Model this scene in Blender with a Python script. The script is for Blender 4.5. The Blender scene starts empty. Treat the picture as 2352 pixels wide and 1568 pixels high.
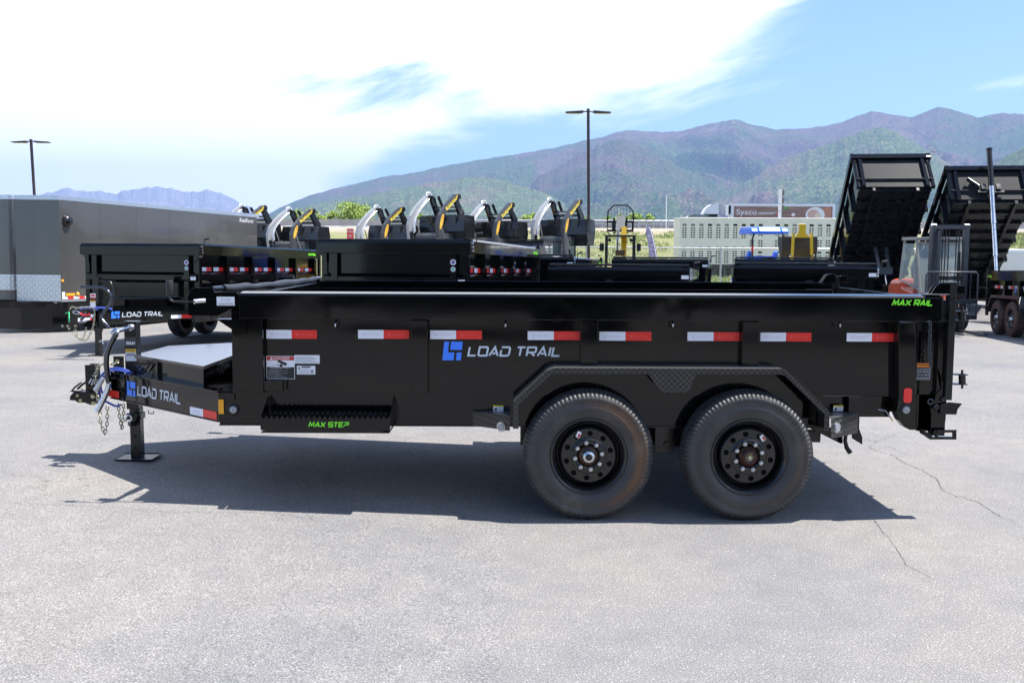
import bpy, math, random
from mathutils import Vector, Matrix, noise
random.seed(7)
R = math.radians
SC = bpy.context.scene
COL = SC.collection
# ---------------------------------------------------------------- camera
FPX, CX, CY = 2274.0, 1176.0, 784.0           # focal length and centre on a 2352 px wide frame
PITCH, ROLL, CAMH = math.atan(216/2274.0), 0.0045, 1.73
cam_d = bpy.data.cameras.new('camera'); cam = bpy.data.objects.new('camera', cam_d); COL.objects.link(cam)
cam_d.sensor_width = 36.0; cam_d.lens = 36.0*FPX/2352.0
cam_d.clip_start = 0.1; cam_d.clip_end = 90000
cam.matrix_world = Matrix.Translation((0, 0, CAMH)) @ Matrix.Rotation(R(90)-PITCH, 4, 'X') @ Matrix.Rotation(ROLL, 4, 'Z')
SC.camera = cam
CM = cam.matrix_world.to_3x3()
def ray(px, py): return CM @ Vector((px-CX, -(py-CY), -FPX))
def at(px, py, Y):
    d = ray(px, py); k = Y/d.y
    return Vector((d.x*k, Y, CAMH+d.z*k))
def hit(px, py, p, n):
    d = ray(px, py); o = Vector((0, 0, CAMH)); p = Vector(p); n = Vector(n)
    return o + d*((p-o).dot(n)/d.dot(n))
# ---------------------------------------------------------------- light
SUN = Vector((.47, .06, 1.0)).normalized()
SUN_EL = math.asin(SUN.z); SUN_AZ = math.atan2(SUN.x, SUN.y)
W = bpy.data.worlds.new('World'); SC.world = W; W.use_nodes = True
nt = W.node_tree; nt.nodes.clear()
def wn(t, **k):
    n = nt.nodes.new(t)
    for a, b in k.items(): setattr(n, a, b)
    return n
wo = wn('ShaderNodeOutputWorld'); bg = wn('ShaderNodeBackground'); mixc = wn('ShaderNodeMix', data_type='RGBA')
sky = wn('ShaderNodeTexSky', sky_type='NISHITA', sun_disc=False, sun_elevation=SUN_EL, sun_rotation=SUN_AZ, altitude=1300, air_density=1.0, dust_density=0.8, ozone_density=1.6)
tc = wn('ShaderNodeTexCoord'); sep = wn('ShaderNodeSeparateXYZ')
nt.links.new(tc.outputs['Generated'], sep.inputs[0])
def wmath(op, a, b=None, c=None):
    n = wn('ShaderNodeMath', operation=op)
    for i, v in enumerate((a, b, c)):
        if v is None: continue
        if isinstance(v, (int, float)): n.inputs[i].default_value = v
        else: nt.links.new(v, n.inputs[i])
    return n.outputs[0]
# direction angles: u = x/y-like azimuth, v = elevation
az = wmath('ARCTAN2', sep.outputs[0], sep.outputs[1]); el = wmath('ARCSINE', sep.outputs[2])
comb = wn('ShaderNodeCombineXYZ'); nt.links.new(wmath('ADD', wmath('MULTIPLY', az, 0.55), wmath('MULTIPLY', el, -0.55)), comb.inputs[0]); nt.links.new(wmath('ADD', wmath('MULTIPLY', el, 2.1), wmath('MULTIPLY', az, -0.25)), comb.inputs[1])
nz = wn('ShaderNodeTexNoise'); nz.inputs['Scale'].default_value = 5.0; nz.inputs['Detail'].default_value = 11; nz.inputs['Roughness'].default_value = .63; nz.inputs['Distortion'].default_value = .7
nt.links.new(comb.outputs[0], nz.inputs['Vector'])
def blob(a0, e0, sa, se, amp, rot=0.0):
    "soft cloud mass centred on azimuth a0 / elevation e0 (degrees)"
    ca, sn = math.cos(R(rot)), math.sin(R(rot))
    da = wmath('SUBTRACT', az, R(a0)); de = wmath('SUBTRACT', el, R(e0))
    p = wmath('ADD', wmath('MULTIPLY', da, ca/R(sa)), wmath('MULTIPLY', de, sn/R(sa)))
    q = wmath('ADD', wmath('MULTIPLY', da, -sn/R(se)), wmath('MULTIPLY', de, ca/R(se)))
    d = wmath('ADD', wmath('MULTIPLY', p, p), wmath('MULTIPLY', q, q))
    return wmath('MULTIPLY', wmath('POWER', 2.718, wmath('MULTIPLY', d, -1.0)), amp)
BL = [(-30, 8, 17, 15, 1.4, 0), (-22, 3.5, 9, 3.5, .8, 0), (-11, 5.5, 5, 2.2, .35, 0), (-14, 15.5, 11, 5, .75, 0), (3.5, 11.2, 10.5, 3.3, .92, 6), (9, 14.5, 5, 2.4, .7, 0), (-4, 16.5, 8, 2, .6, 0), (-4, 12.6, 4.5, .9, -.15, 14), (-9, 8.8, 7, .8, -.24, 6), (-6, 7.0, 3, .8, .3, 12), (27, 8.3, 4, .7, .5, 3), (-60, 25, 30, 25, 1.0, 0), (150, 30, 60, 14, .7, 0)]
tot = None
for b in BL:
    o = blob(*b); tot = o if tot is None else wmath('ADD', tot, o)
dens = wmath('ADD', tot, wmath('MULTIPLY', wmath('SUBTRACT', nz.outputs['Fac'], .5), 2.3))
mr = wn('ShaderNodeMapRange', interpolation_type='SMOOTHSTEP'); nt.links.new(dens, mr.inputs[0])
mr.inputs[1].default_value = .18; mr.inputs[2].default_value = .68; mr.inputs[3].default_value = 0.0; mr.inputs[4].default_value = 1.0
nt.links.new(mr.outputs[0], mixc.inputs[0]); tint = wn('ShaderNodeMix', data_type='RGBA', blend_type='MULTIPLY'); tint.inputs[0].default_value = 1.0; nt.links.new(sky.outputs[0], tint.inputs[6]); tint.inputs[7].default_value = (.74, .81, .90, 1); nt.links.new(tint.outputs[2], mixc.inputs[6]); mixc.inputs[7].default_value = (8.0, 8.0, 7.9, 1)
nt.links.new(mixc.outputs[2], bg.inputs[0]); bg.inputs[1].default_value = 0.10
nt.links.new(bg.outputs[0], wo.inputs[0])
ld = bpy.data.lights.new('sun', 'SUN'); ld.energy = 4.2; ld.angle = R(.53); ld.color = (1, .955, .89)
lo = bpy.data.objects.new('sun', ld); COL.objects.link(lo); lo.rotation_euler = SUN.to_track_quat('Z', 'Y').to_euler(); lo.location = (20, 0, 40)
SC.view_settings.view_transform = 'Standard'; SC.view_settings.look = 'None'; SC.view_settings.exposure = 1.35; SC.view_settings.gamma = 1.0
# ---------------------------------------------------------------- materials
MATS = {}
def mat(name, col, rough=.5, metal=0.0, coat=0.0, var=0.0, vs=8.0, bump=0.0, bs=60.0, col2=None, rv=0.0, spec=.5, emit=None, det=5, trans=0, alpha=1.0):
    if name in MATS: return MATS[name]
    m = bpy.data.materials.new(name); m.use_nodes = True; MATS[name] = m
    t = m.node_tree; b = t.nodes['Principled BSDF']
    b.inputs['Base Color'].default_value = (*col, 1); b.inputs['Roughness'].default_value = rough; b.inputs['Metallic'].default_value = metal
    b.inputs['Coat Weight'].default_value = coat; b.inputs['Coat Roughness'].default_value = .04; b.inputs['Specular IOR Level'].default_value = spec
    b.inputs['Transmission Weight'].default_value = trans; b.inputs['Alpha'].default_value = alpha
    L = t.links
    if var or col2 or rv:
        g = t.nodes.new('ShaderNodeTexCoord'); n = t.nodes.new('ShaderNodeTexNoise'); n.inputs['Scale'].default_value = vs; n.inputs['Detail'].default_value = det
        L.new(g.outputs['Object'], n.inputs['Vector'])
        r = t.nodes.new('ShaderNodeValToRGB'); r.color_ramp.elements[0].position = .32; r.color_ramp.elements[1].position = .68
        c2 = col2 or tuple(min(1, c*(1+var)) for c in col); c1 = col if col2 else tuple(c*(1-var) for c in col)
        r.color_ramp.elements[0].color = (*c1, 1); r.color_ramp.elements[1].color = (*c2, 1)
        L.new(n.outputs['Fac'], r.inputs[0]); L.new(r.outputs[0], b.inputs['Base Color'])
        if rv:
            q = t.nodes.new('ShaderNodeMapRange'); L.new(n.outputs['Fac'], q.inputs[0]); q.inputs[1].default_value = .3; q.inputs[2].default_value = .7
            q.inputs[3].default_value = max(0, rough-rv); q.inputs[4].default_value = rough+rv; L.new(q.outputs[0], b.inputs['Roughness'])
    if bump:
        g = t.nodes.new('ShaderNodeTexCoord'); n = t.nodes.new('ShaderNodeTexNoise'); n.inputs['Scale'].default_value = bs; n.inputs['Detail'].default_value = 3
        L.new(g.outputs['Object'], n.inputs['Vector']); bp = t.nodes.new('ShaderNodeBump'); bp.inputs['Strength'].default_value = bump; bp.inputs['Distance'].default_value = .01
        L.new(n.outputs['Fac'], bp.inputs['Height']); L.new(bp.outputs[0], b.inputs['Normal'])
    if emit:
        b.inputs['Emission Color'].default_value = (*emit[0], 1); b.inputs['Emission Strength'].default_value = emit[1]
    return m
BLACK = mat('black_gloss_paint', (.0020, .0022, .0026), .07, coat=0, rv=.03, vs=2.2, var=.25, bump=.035, bs=3.2, spec=.40)
BLACK2 = mat('black_satin_paint', (.007, .007, .0075), .26, rv=.08, vs=5, var=.3, bump=.03, bs=40)
RUBBER = mat('black_rubber', (.018, .018, .019), .62, var=.3, vs=20)
CHROME = mat('bright_zinc', (.62, .63, .65), .16, metal=1, rv=.07, vs=14, var=.2)
STEEL = mat('galvanised_steel', (.5, .51, .53), .38, metal=.9, var=.2, vs=20)
GOLDZ = mat('yellow_zinc', (.55, .47, .26), .28, metal=.9, var=.35, vs=30, col2=(.42, .46, .40))
WHITE = mat('white_sticker', (.78, .80, .84), .35)
RETRO = mat('white_reflective_tape', (.80, .82, .90), .28, var=.03, vs=60)
RED = mat('red_reflective_tape', (.78, .03, .022), .3, var=.08, vs=60)
REDF = mat('red_tape_print', (.86, .10, .08), .3)
WHF = mat('white_tape_print', (.66, .69, .80), .3)
AMBER = mat('amber_reflector', (.85, .42, .02), .25)
AMBER2 = mat('amber_reflector_stripe', (.70, .25, .01), .25)
YELLOW = mat('yellow_label', (.80, .66, .04), .4)
ORANGE = mat('orange_label', (.83, .22, .02), .4)
INK = mat('black_ink', (.012, .012, .014), .4)
GREYINK = mat('grey_ink', (.25, .26, .30), .4)
DRED = mat('dark_red_label', (.50, .02, .02), .4)
BLUE = mat('blue_decal', (.05, .24, 1.0), .3)
SILVER = mat('silver_decal', (.56, .63, .70), .3)
LIME = mat('lime_decal', (.22, .92, .03), .35)
LENS = mat('clear_lamp_lens', (.30, .31, .33), .12, coat=1, var=.1, vs=80)
RLENS = mat('red_lamp_lens', (.80, .01, .01), .15, coat=.6)
BCABLE = mat('blue_cable', (.05, .09, .45), .4)
def treadplate():
    m = bpy.data.materials.new('black_tread_plate'); m.use_nodes = True; MATS['tread'] = m
    t = m.node_tree; b = t.nodes['Principled BSDF']; L = t.links
    b.inputs['Base Color'].default_value = (.012, .012, .013, 1); b.inputs['Roughness'].default_value = .2; b.inputs['Coat Weight'].default_value = .3
    return m, t, b, L
def tread_bump(m, scale=34.0, strength=1.0, axes=(0, 2), dist=.004):
    "raised bars of tread plate, crossed two ways on a staggered grid"
    t = m.node_tree; b = t.nodes['Principled BSDF']; L = t.links
    def N(k, **a):
        n = t.nodes.new(k)
        for x, y in a.items(): setattr(n, x, y)
        return n
    def M(op, a, c=None):
        n = N('ShaderNodeMath', operation=op)
        for i, v in enumerate((a, c)):
            if v is None: continue
            if isinstance(v, (int, float)): n.inputs[i].default_value = v
            else: L.new(v, n.inputs[i])
        return n.outputs[0]
    g = N('ShaderNodeTexCoord'); s = N('ShaderNodeSeparateXYZ'); L.new(g.outputs['Object'], s.inputs[0])
    if axes == (0, 2): u = s.outputs[0]; v = M('ADD', s.outputs[2], s.outputs[1])
    else: u = s.outputs[axes[0]]; v = s.outputs[axes[1]]
    outs = []
    for k, (ou, ov, sg) in enumerate(((0, 0, 1), (.5, .5, -1))):
        fu = M('SUBTRACT', M('FRACT', M('ADD', M('MULTIPLY', u, scale), ou+100)), .5)
        fv = M('SUBTRACT', M('FRACT', M('ADD', M('MULTIPLY', v, scale), ov+100)), .5)
        p = M('ADD', M('MULTIPLY', fu, .7), M('MULTIPLY', fv, .7*sg)); q = M('SUBTRACT', M('MULTIPLY', fu, .7*sg), M('MULTIPLY', fv, .7))
        d = M('ADD', M('POWER', M('MULTIPLY', M('ABSOLUTE', p), 2.4), 2.0), M('POWER', M('MULTIPLY', M('ABSOLUTE', q), 8.0), 2.0))
        outs.append(M('MAXIMUM', M('SUBTRACT', 1.0, d), 0.0))
    h = M('MINIMUM', M('MULTIPLY', M('MAXIMUM', outs[0], outs[1]), 2.0), 1.0)
    bp = N('ShaderNodeBump'); bp.inputs['Strength'].default_value = strength; bp.inputs['Distance'].default_value = dist
    L.new(h, bp.inputs['Height']); L.new(bp.outputs[0], b.inputs['Normal'])
    if m.name.startswith('black'):
        ge = N('ShaderNodeNewGeometry'); sz = N('ShaderNodeSeparateXYZ'); L.new(ge.outputs['True Normal'], sz.inputs[0]); up = M('GREATER_THAN', sz.outputs[2], .35)
        sheen_wear = M('ADD', M('MULTIPLY', up, .07), M('MULTIPLY', h, .06)); cb = N('ShaderNodeCombineColor')  # up faces lightened as painted sun sheen; raised bars paler from wear
        for i in range(3): L.new(M('ADD', sheen_wear, .006), cb.inputs[i])
        L.new(cb.outputs[0], b.inputs['Base Color']); b.inputs['Roughness'].default_value = .3
TREAD = treadplate()[0]; tread_bump(TREAD, 27.0, 1.0)
# ---------------------------------------------------------------- mesh builder
class MB:
    def __init__(s): s.v = []; s.f = []; s.mi = []; s.sm = []
    def add(s, vs, fs, mi=0, M=None, sm=False):
        b = len(s.v)
        for p in vs:
            p = Vector(p); s.v.append(M @ p if M is not None else p)
        for f in fs: s.f.append(tuple(b+i for i in f)); s.mi.append(mi); s.sm.append(sm)
        return s
    def bx(s, x0, x1, y0, y1, z0, z1, mi=0, M=None):
        v = [(x, y, z) for z in (z0, z1) for y in (y0, y1) for x in (x0, x1)]
        return s.add(v, [(0, 2, 3, 1), (4, 5, 7, 6), (0, 1, 5, 4), (2, 6, 7, 3), (0, 4, 6, 2), (1, 3, 7, 5)], mi, M)
    def box(s, c, d, mi=0, M=None):
        return s.bx(c[0]-d[0]/2, c[0]+d[0]/2, c[1]-d[1]/2, c[1]+d[1]/2, c[2]-d[2]/2, c[2]+d[2]/2, mi, M)
    def prism(s, pts, off, mi=0, M=None, sm=False):
        "pts: 3-D outline; off: extrusion vector"
        n = len(pts); off = Vector(off); a = [Vector(p) for p in pts]; v = a+[p+off for p in a]
        nv = Vector((0, 0, 0))
        for i in range(n): nv += a[i].cross(a[(i+1) % n])
        fl = nv.dot(off) > 0
        f = [tuple(range(n))[::-1] if fl else tuple(range(n)), tuple(range(n, 2*n)) if fl else tuple(range(n, 2*n))[::-1]]
        for i in range(n):
            j = (i+1) % n; q = (i, j, n+j, n+i); f.append(q if fl else q[::-1])
        return s.add(v, f, mi, M, sm)
    def tube(s, pts, r, n=10, mi=0, M=None, caps=True, sm=True, closed=False, flat=1.0):
        P = [Vector(p) for p in pts]; k = len(P); rr = r if isinstance(r, (list, tuple)) else [r]*k
        T = []
        for i in range(k):
            if closed: t = (P[(i+1) % k]-P[i-1])
            else: t = (P[min(i+1, k-1)]-P[max(i-1, 0)])
            T.append(t.normalized())
        u = T[0].cross(Vector((0, 0, 1)))
        if u.length < .1: u = T[0].cross(Vector((1, 0, 0)))
        u.normalize(); v = []; f = []
        for i in range(k):
            u = (u-T[i]*u.dot(T[i])).normalized(); w = T[i].cross(u)
            for j in range(n):
                a = 2*math.pi*j/n; v.append(P[i]+u*(math.cos(a)*rr[i])+w*(math.sin(a)*rr[i]*flat))
        m = k if closed else k-1
        for i in range(m):
            i2 = (i+1) % k
            for j in range(n):
                j2 = (j+1) % n; f.append((i*n+j, i*n+j2, i2*n+j2, i2*n+j))
        s.add(v, f, mi, M, sm)
        if caps and not closed:
            s.add(v[:n], [tuple(range(n))[::-1]], mi, M); s.add(v[-n:], [tuple(range(n))], mi, M)
        return s
    def cyl(s, a, b, r, n=14, mi=0, M=None, sm=True): return s.tube([a, b], r, n, mi, M, True, sm)
    def lathe(s, prof, o=(0, 0, 0), ax='y', n=32, mi=0, M=None, sm=True, caps=True):
        "prof: (radius, t) pairs along the axis"
        o = Vector(o); v = []; f = []; k = len(prof)
        for r, t in prof:
            for j in range(n):
                a = 2*math.pi*j/n; c, d = math.cos(a)*r, math.sin(a)*r
                v.append(o+Vector({'y': (c, t, d), 'x': (t, c, d), 'z': (c, d, t)}[ax]))
        fl = ax == 'y'
        for i in range(k-1):
            for j in range(n):
                j2 = (j+1) % n; q = (i*n+j, i*n+j2, (i+1)*n+j2, (i+1)*n+j); f.append(q if fl else q[::-1])
        s.add(v, f, mi, M, sm)
        if caps:
            if prof[0][0] > 1e-4: s.add(v[:n], [tuple(range(n))], mi, M)
            if prof[-1][0] > 1e-4: s.add(v[-n:], [tuple(range(n))], mi, M)
        return s
    def quad(s, a, b, c, d, mi=0, M=None): return s.add([a, b, c, d], [(0, 1, 2, 3)], mi, M)
    def text(s, txt, o, ux, uz, h, w=None, mi=0, shear=0.0, M=None, align=0.0):
        "flat lettering; o lower-left corner, ux/uz unit vectors, h cap height, w total width"
        vs, fs, w0, h0 = glyphs(txt); o = Vector(o); ux = Vector(ux); uz = Vector(uz)
        ky = h/h0; kx = (w/w0) if w else ky
        if align and not w: o = o-ux*(w0*kx*align)
        s.add([o+ux*(x*kx+shear*y*ky)+uz*(y*ky) for x, y in vs], fs, mi, M); return s
    def build(s, name, mats, parent=None, org=None, bevel=0.0, seg=2, label=None):
        me = bpy.data.meshes.new(name); o = Vector(org) if org is not None else Vector((0, 0, 0))
        me.from_pydata([tuple(p-o) for p in s.v], [], s.f)
        if not isinstance(mats, (list, tuple)): mats = [mats]
        for m in mats: me.materials.append(m)
        me.polygons.foreach_set('material_index', s.mi); me.polygons.foreach_set('use_smooth', s.sm); me.update()
        ob = bpy.data.objects.new(name, me); COL.objects.link(ob)
        if parent is not None: ob.parent = parent
        if bevel:
            b = ob.modifiers.new('bevel', 'BEVEL'); b.width = bevel; b.segments = seg; b.limit_method = 'ANGLE'; b.angle_limit = R(40)
        if label: ob['label'] = label
        return ob
_gl = {}
def glyphs(txt):
    if txt in _gl: return _gl[txt]
    c = bpy.data.curves.new('t', 'FONT'); c.body = txt; c.resolution_u = 3; o = bpy.data.objects.new('t', c); COL.objects.link(o)
    dg = bpy.context.evaluated_depsgraph_get(); me = bpy.data.meshes.new_from_object(o.evaluated_get(dg))
    vs = [(v.co.x, v.co.y) for v in me.vertices]; fs = [tuple(p.vertices) for p in me.polygons]
    bpy.data.objects.remove(o); bpy.data.curves.remove(c); bpy.data.meshes.remove(me)
    x0 = min(v[0] for v in vs); w = max(v[0] for v in vs)-x0; h = 0.69 if '\n' not in txt else max(v[1] for v in vs)-min(v[1] for v in vs)
    _gl[txt] = ([(x-x0, y) for x, y in vs], fs, w, h); return _gl[txt]
# wide square lettering of the trailer maker: polylines in a 0..1 box, (width, strokes)
SF = {'L': (1.0, [[(0, 1), (0, 0), (1, 0)]]), 'O': (1.15, [[(0, .12), (.12, 0), (1, 0), (1, .88), (.88, 1), (0, 1), (0, .12)]]),
      'A': (1.15, [[(0, 0), (.5, 1), (1, 0)], [(.34, .26), (.70, .26)]]), 'D': (1.15, [[(0, .66), (0, 0), (.85, 0), (1, .15), (1, .85), (.85, 1), (0, 1)]]),
      'T': (1.05, [[(0, 1), (1, 1)], [(.45, .9), (.45, 0)]]), 'R': (1.15, [[(0, 0), (0, 1), (.9, 1), (1, .9), (1, .5), (.9, .4), (.12, .4)], [(.5, .34), (.95, 0)]]),
      'I': (.12, [[(.5, 0), (.5, 1)]]), 'M': (1.4, [[(0, 0), (.12, 1), (.5, .25), (.88, 1), (1, 0)]]), 'X': (1.15, [[(0, 0), (1, 1)], [(0, 1), (.44, .56)], [(.56, .44), (1, 0)]]),
      'S': (1.15, [[(.0, 0), (1, 0), (1, .5), (0, .5), (0, 1), (1, 1)]]), 'E': (1.05, [[(1, 1), (0, 1), (0, 0), (1, 0)], [(.12, .5), (.9, .5)]]), 'P': (1.15, [[(0, 0), (0, .2)], [(0, 1), (.9, 1), (1, .9), (1, .55), (.9, .45), (.0, .45)]]), ' ': (.30, [])}
def slab_text(mb, txt, o, ux, uz, h, w, mi=0, shear=.18, th=.2, n=(0, -1, 0)):
    "stroke lettering, mitred, flat"
    o = Vector(o); ux = Vector(ux); uz = Vector(uz); n = Vector(n)
    gap = .36; tw = sum(SF[c][0] for c in txt)+gap*(len(txt)-1)
    x = 0.0; k = 0
    sx = (w-h*shear)/(tw+th*1.3)
    t2 = th/2
    for c in txt:
        cw, st = SF[c]
        for pl in st:
            P = [Vector((x+t2*1.2+px*cw, t2+py*(1-th))) for px, py in pl]
            P = [Vector((p.x*sx, p.y*h)) for p in P]
            hw = th*h/2*.95; closed = (P[0]-P[-1]).length < 1e-6
            if closed: P = P[:-1]
            m = len(P); Ls, Rs = [], []
            for i in range(m):
                a = P[i-1] if (i > 0 or closed) else None; b = P[(i+1) % m] if (i < m-1 or closed) else None
                d1 = (P[i]-a).normalized() if a is not None else None; d2 = (b-P[i]).normalized() if b is not None else None
                if d1 is None: d1 = d2
                if d2 is None: d2 = d1
                n1 = Vector((-d1.y, d1.x)); n2 = Vector((-d2.y, d2.x)); mm = (n1+n2)
                mm = mm.normalized() if mm.length > 1e-4 else n1; q = min(hw/max(.35, mm.dot(n1)), hw*2.2)
                Ls.append(P[i]+mm*q); Rs.append(P[i]-mm*q)
            vs = [o+n*(.0003*(k % 3))+ux*(p.x+shear*p.y)+uz*p.y for p in Ls+Rs]
            fs = [(i, (i+1) % m, m+(i+1) % m, m+i) for i in range(m if closed else m-1)]
            mb.add(vs, [f[::-1] for f in fs], mi); k += 1
        x += cw+gap
    return mb
def emblem(mb, o, ux, uz, w, h, mi=0, shear=.12):
    o = Vector(o); ux = Vector(ux); uz = Vector(uz)
    for pl in ([(0, 0), (.56, 0), (.56, .42), (.24, .42), (.24, 1), (0, 1)], [(.34, .56), (.92, .56), (.92, 1), (.34, 1)], [(.68, 0), (.92, 0), (.92, .42), (.68, .42)]):
        vs = [o+ux*((a+shear*b)*w)+uz*(b*h) for a, b in pl]
        mb.add(vs, [tuple(range(len(vs)))], mi)
    return mb
def tag(o, label=None, cat=None, group=None, kind=None):
    if label: o['label'] = label
    if cat: o['category'] = cat
    if group: o['group'] = group
    if kind: o['kind'] = kind
    return o
def empty(name, loc, rz=0.0, label=None, cat=None, group=None):
    o = bpy.data.objects.new(name, None); COL.objects.link(o); o.location = loc; o.rotation_euler = (0, 0, rz); o.empty_display_size = .2
    return tag(o, label, cat, group)
def copy_tree(o, parent=None, table=None):
    table = table if table is not None else kids()
    c = o.copy(); COL.objects.link(c)
    if parent is not None: c.parent = parent
    for ch in table.get(o.name, []): copy_tree(ch, c, table)
    return c
def kids():
    t = {}
    for q in bpy.data.objects:
        if q.parent: t.setdefault(q.parent.name, []).append(q)
    return t
def smooth(a, b, x):
    t = min(1, max(0, (x-a)/(b-a))); return t*t*(3-2*t)
def gz(x, y):
    "height of the parking lot"
    left = .13*min(1, max(0, -x/3.3))*(1-smooth(8.5, 12.5, y))
    dip = -.0232*max(0, min(y, 23)-11.5) if y < 27 else -.267*(1-smooth(27, 35, y))
    return left+dip+.03*smooth(8.5, 12.5, y)
# ================================================================ SETTING
def node_mat(name):
    m = bpy.data.materials.new(name); m.use_nodes = True; MATS[name] = m
    t = m.node_tree; b = t.nodes['Principled BSDF']; L = t.links
    def N(k, **a):
        n = t.nodes.new(k)
        for x, y in a.items():
            if x.startswith('i_'): n.inputs[x[2:].replace('_', ' ')].default_value = y
            else: setattr(n, x, y)
        return n
    def M(op, a, c=None, e=None):
        n = N('ShaderNodeMath', operation=op)
        for i, v in enumerate((a, c, e)):
            if v is None: continue
            if isinstance(v, (int, float)): n.inputs[i].default_value = v
            else: L.new(v, n.inputs[i])
        return n.outputs[0]
    def ramp(src, stops):
        r = N('ShaderNodeValToRGB'); e = r.color_ramp.elements
        while len(e) < len(stops): e.new(.5)
        for k, (p, c) in enumerate(stops): e[k].position = p; e[k].color = (*c, 1) if len(c) == 3 else c
        L.new(src, r.inputs[0]); return r.outputs[0]
    def mix(f, a, c, bt='MIX'):
        n = N('ShaderNodeMix', data_type='RGBA', blend_type=bt)
        for i, v in ((0, f), (6, a), (7, c)):
            if isinstance(v, (int, float)): n.inputs[i].default_value = v
            elif isinstance(v, tuple): n.inputs[i].default_value = (*v, 1)
            else: L.new(v, n.inputs[i])
        return n.outputs[2]
    return m, t, b, L, N, M, ramp, mix
def asphalt():
    m, t, b, L, N, M, ramp, mix = node_mat('worn_asphalt')
    g = N('ShaderNodeTexCoord').outputs['Object']
    n1 = N('ShaderNodeTexNoise', i_Scale=130.0, i_Detail=2.0); n2 = N('ShaderNodeTexNoise', i_Scale=38.0, i_Detail=5.0, i_Roughness=.7); n3 = N('ShaderNodeTexNoise', i_Scale=.55, i_Detail=6.0)
    n4 = N('ShaderNodeTexNoise', i_Scale=5.0, i_Detail=5.0); vo = N('ShaderNodeTexVoronoi', i_Scale=85.0)
    for n in (n1, n2, n3, n4, vo): L.new(g, n.inputs['Vector'])
    c = ramp(n2.outputs['Fac'], [(.30, (.132, .131, .133)), (.5, (.190, .185, .180)), (.72, (.27, .262, .255))])
    c = mix(.6, c, ramp(n1.outputs['Fac'], [(.36, (.085, .085, .087)), (.5, (.20, .196, .192)), (.64, (.36, .35, .34))]))
    st = M('LESS_THAN', vo.outputs['Distance'], .24); sel = M('GREATER_THAN', vo.outputs['Color'], .72)
    c = mix(M('MULTIPLY', M('MULTIPLY', st, sel), .75), c, (.62, .60, .56))
    c = mix(1.0, c, ramp(n3.outputs['Fac'], [(.32, (.82, .84, .88)), (.5, (.97, .965, .96)), (.68, (1.08, 1.05, 1.0))]), 'MULTIPLY')
    c = mix(1.0, c, ramp(n4.outputs['Fac'], [(.3, (.90, .90, .91)), (.7, (1.06, 1.05, 1.04))]), 'MULTIPLY')
    # cracks
    nd = N('ShaderNodeTexNoise', i_Scale=1.3, i_Detail=7.0, i_Roughness=.65); L.new(g, nd.inputs['Vector'])
    va = N('ShaderNodeVectorMath', operation='MULTIPLY_ADD'); L.new(nd.outputs['Color'], va.inputs[0]); va.inputs[1].default_value = (.9, .9, .9); L.new(g, va.inputs[2])
    v2 = N('ShaderNodeTexVoronoi', feature='DISTANCE_TO_EDGE', i_Scale=.33); L.new(va.outputs[0], v2.inputs['Vector'])
    nw = N('ShaderNodeTexNoise', i_Scale=.35, i_Detail=2.0); L.new(g, nw.inputs['Vector'])
    w = M('MULTIPLY', M('MAXIMUM', M('SUBTRACT', nw.outputs['Fac'], .60), 0.0), .022)
    cr = M('LESS_THAN', v2.outputs['Distance'], w)
    c = mix(M('MULTIPLY', cr, .62), c, (.035, .034, .034))
    L.new(c, b.inputs['Base Color']); b.inputs['Roughness'].default_value = .86; b.inputs['Specular IOR Level'].default_value = .35
    h = M('ADD', M('MULTIPLY', n2.outputs['Fac'], .6), M('MULTIPLY', n1.outputs['Fac'], .5)); h = M('SUBTRACT', h, M('MULTIPLY', cr, .7))
    bp = N('ShaderNodeBump'); bp.inputs['Strength'].default_value = .7; bp.inputs['Distance'].default_value = .005; L.new(h, bp.inputs['Height']); L.new(bp.outputs[0], b.inputs['Normal'])
    return m
def grid_obj(name, xs, ys, fz, m, smooth_=True):
    v = [(x, y, fz(x, y)) for y in ys for x in xs]; nx = len(xs)
    f = [(j*nx+i, j*nx+i+1, (j+1)*nx+i+1, (j+1)*nx+i) for j in range(len(ys)-1) for i in range(nx-1)]
    me = bpy.data.meshes.new(name); me.from_pydata(v, [], f); me.materials.append(m)
    me.polygons.foreach_set('use_smooth', [smooth_]*len(f)); o = bpy.data.objects.new(name, me); COL.objects.link(o); o['kind'] = 'structure'
    return o
def seq(*seg):
    out = []
    for a, b, n in seg: out += [a+(b-a)*i/n for i in range(n)]
    return out+[seg[-1][1]]
grid_obj('parking_lot', seq((-160, -12, 12), (-12, 12, 48), (12, 160, 12)), seq((-90, 0, 12), (0, 14, 28), (14, 42, 28)), gz, asphalt())
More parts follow.
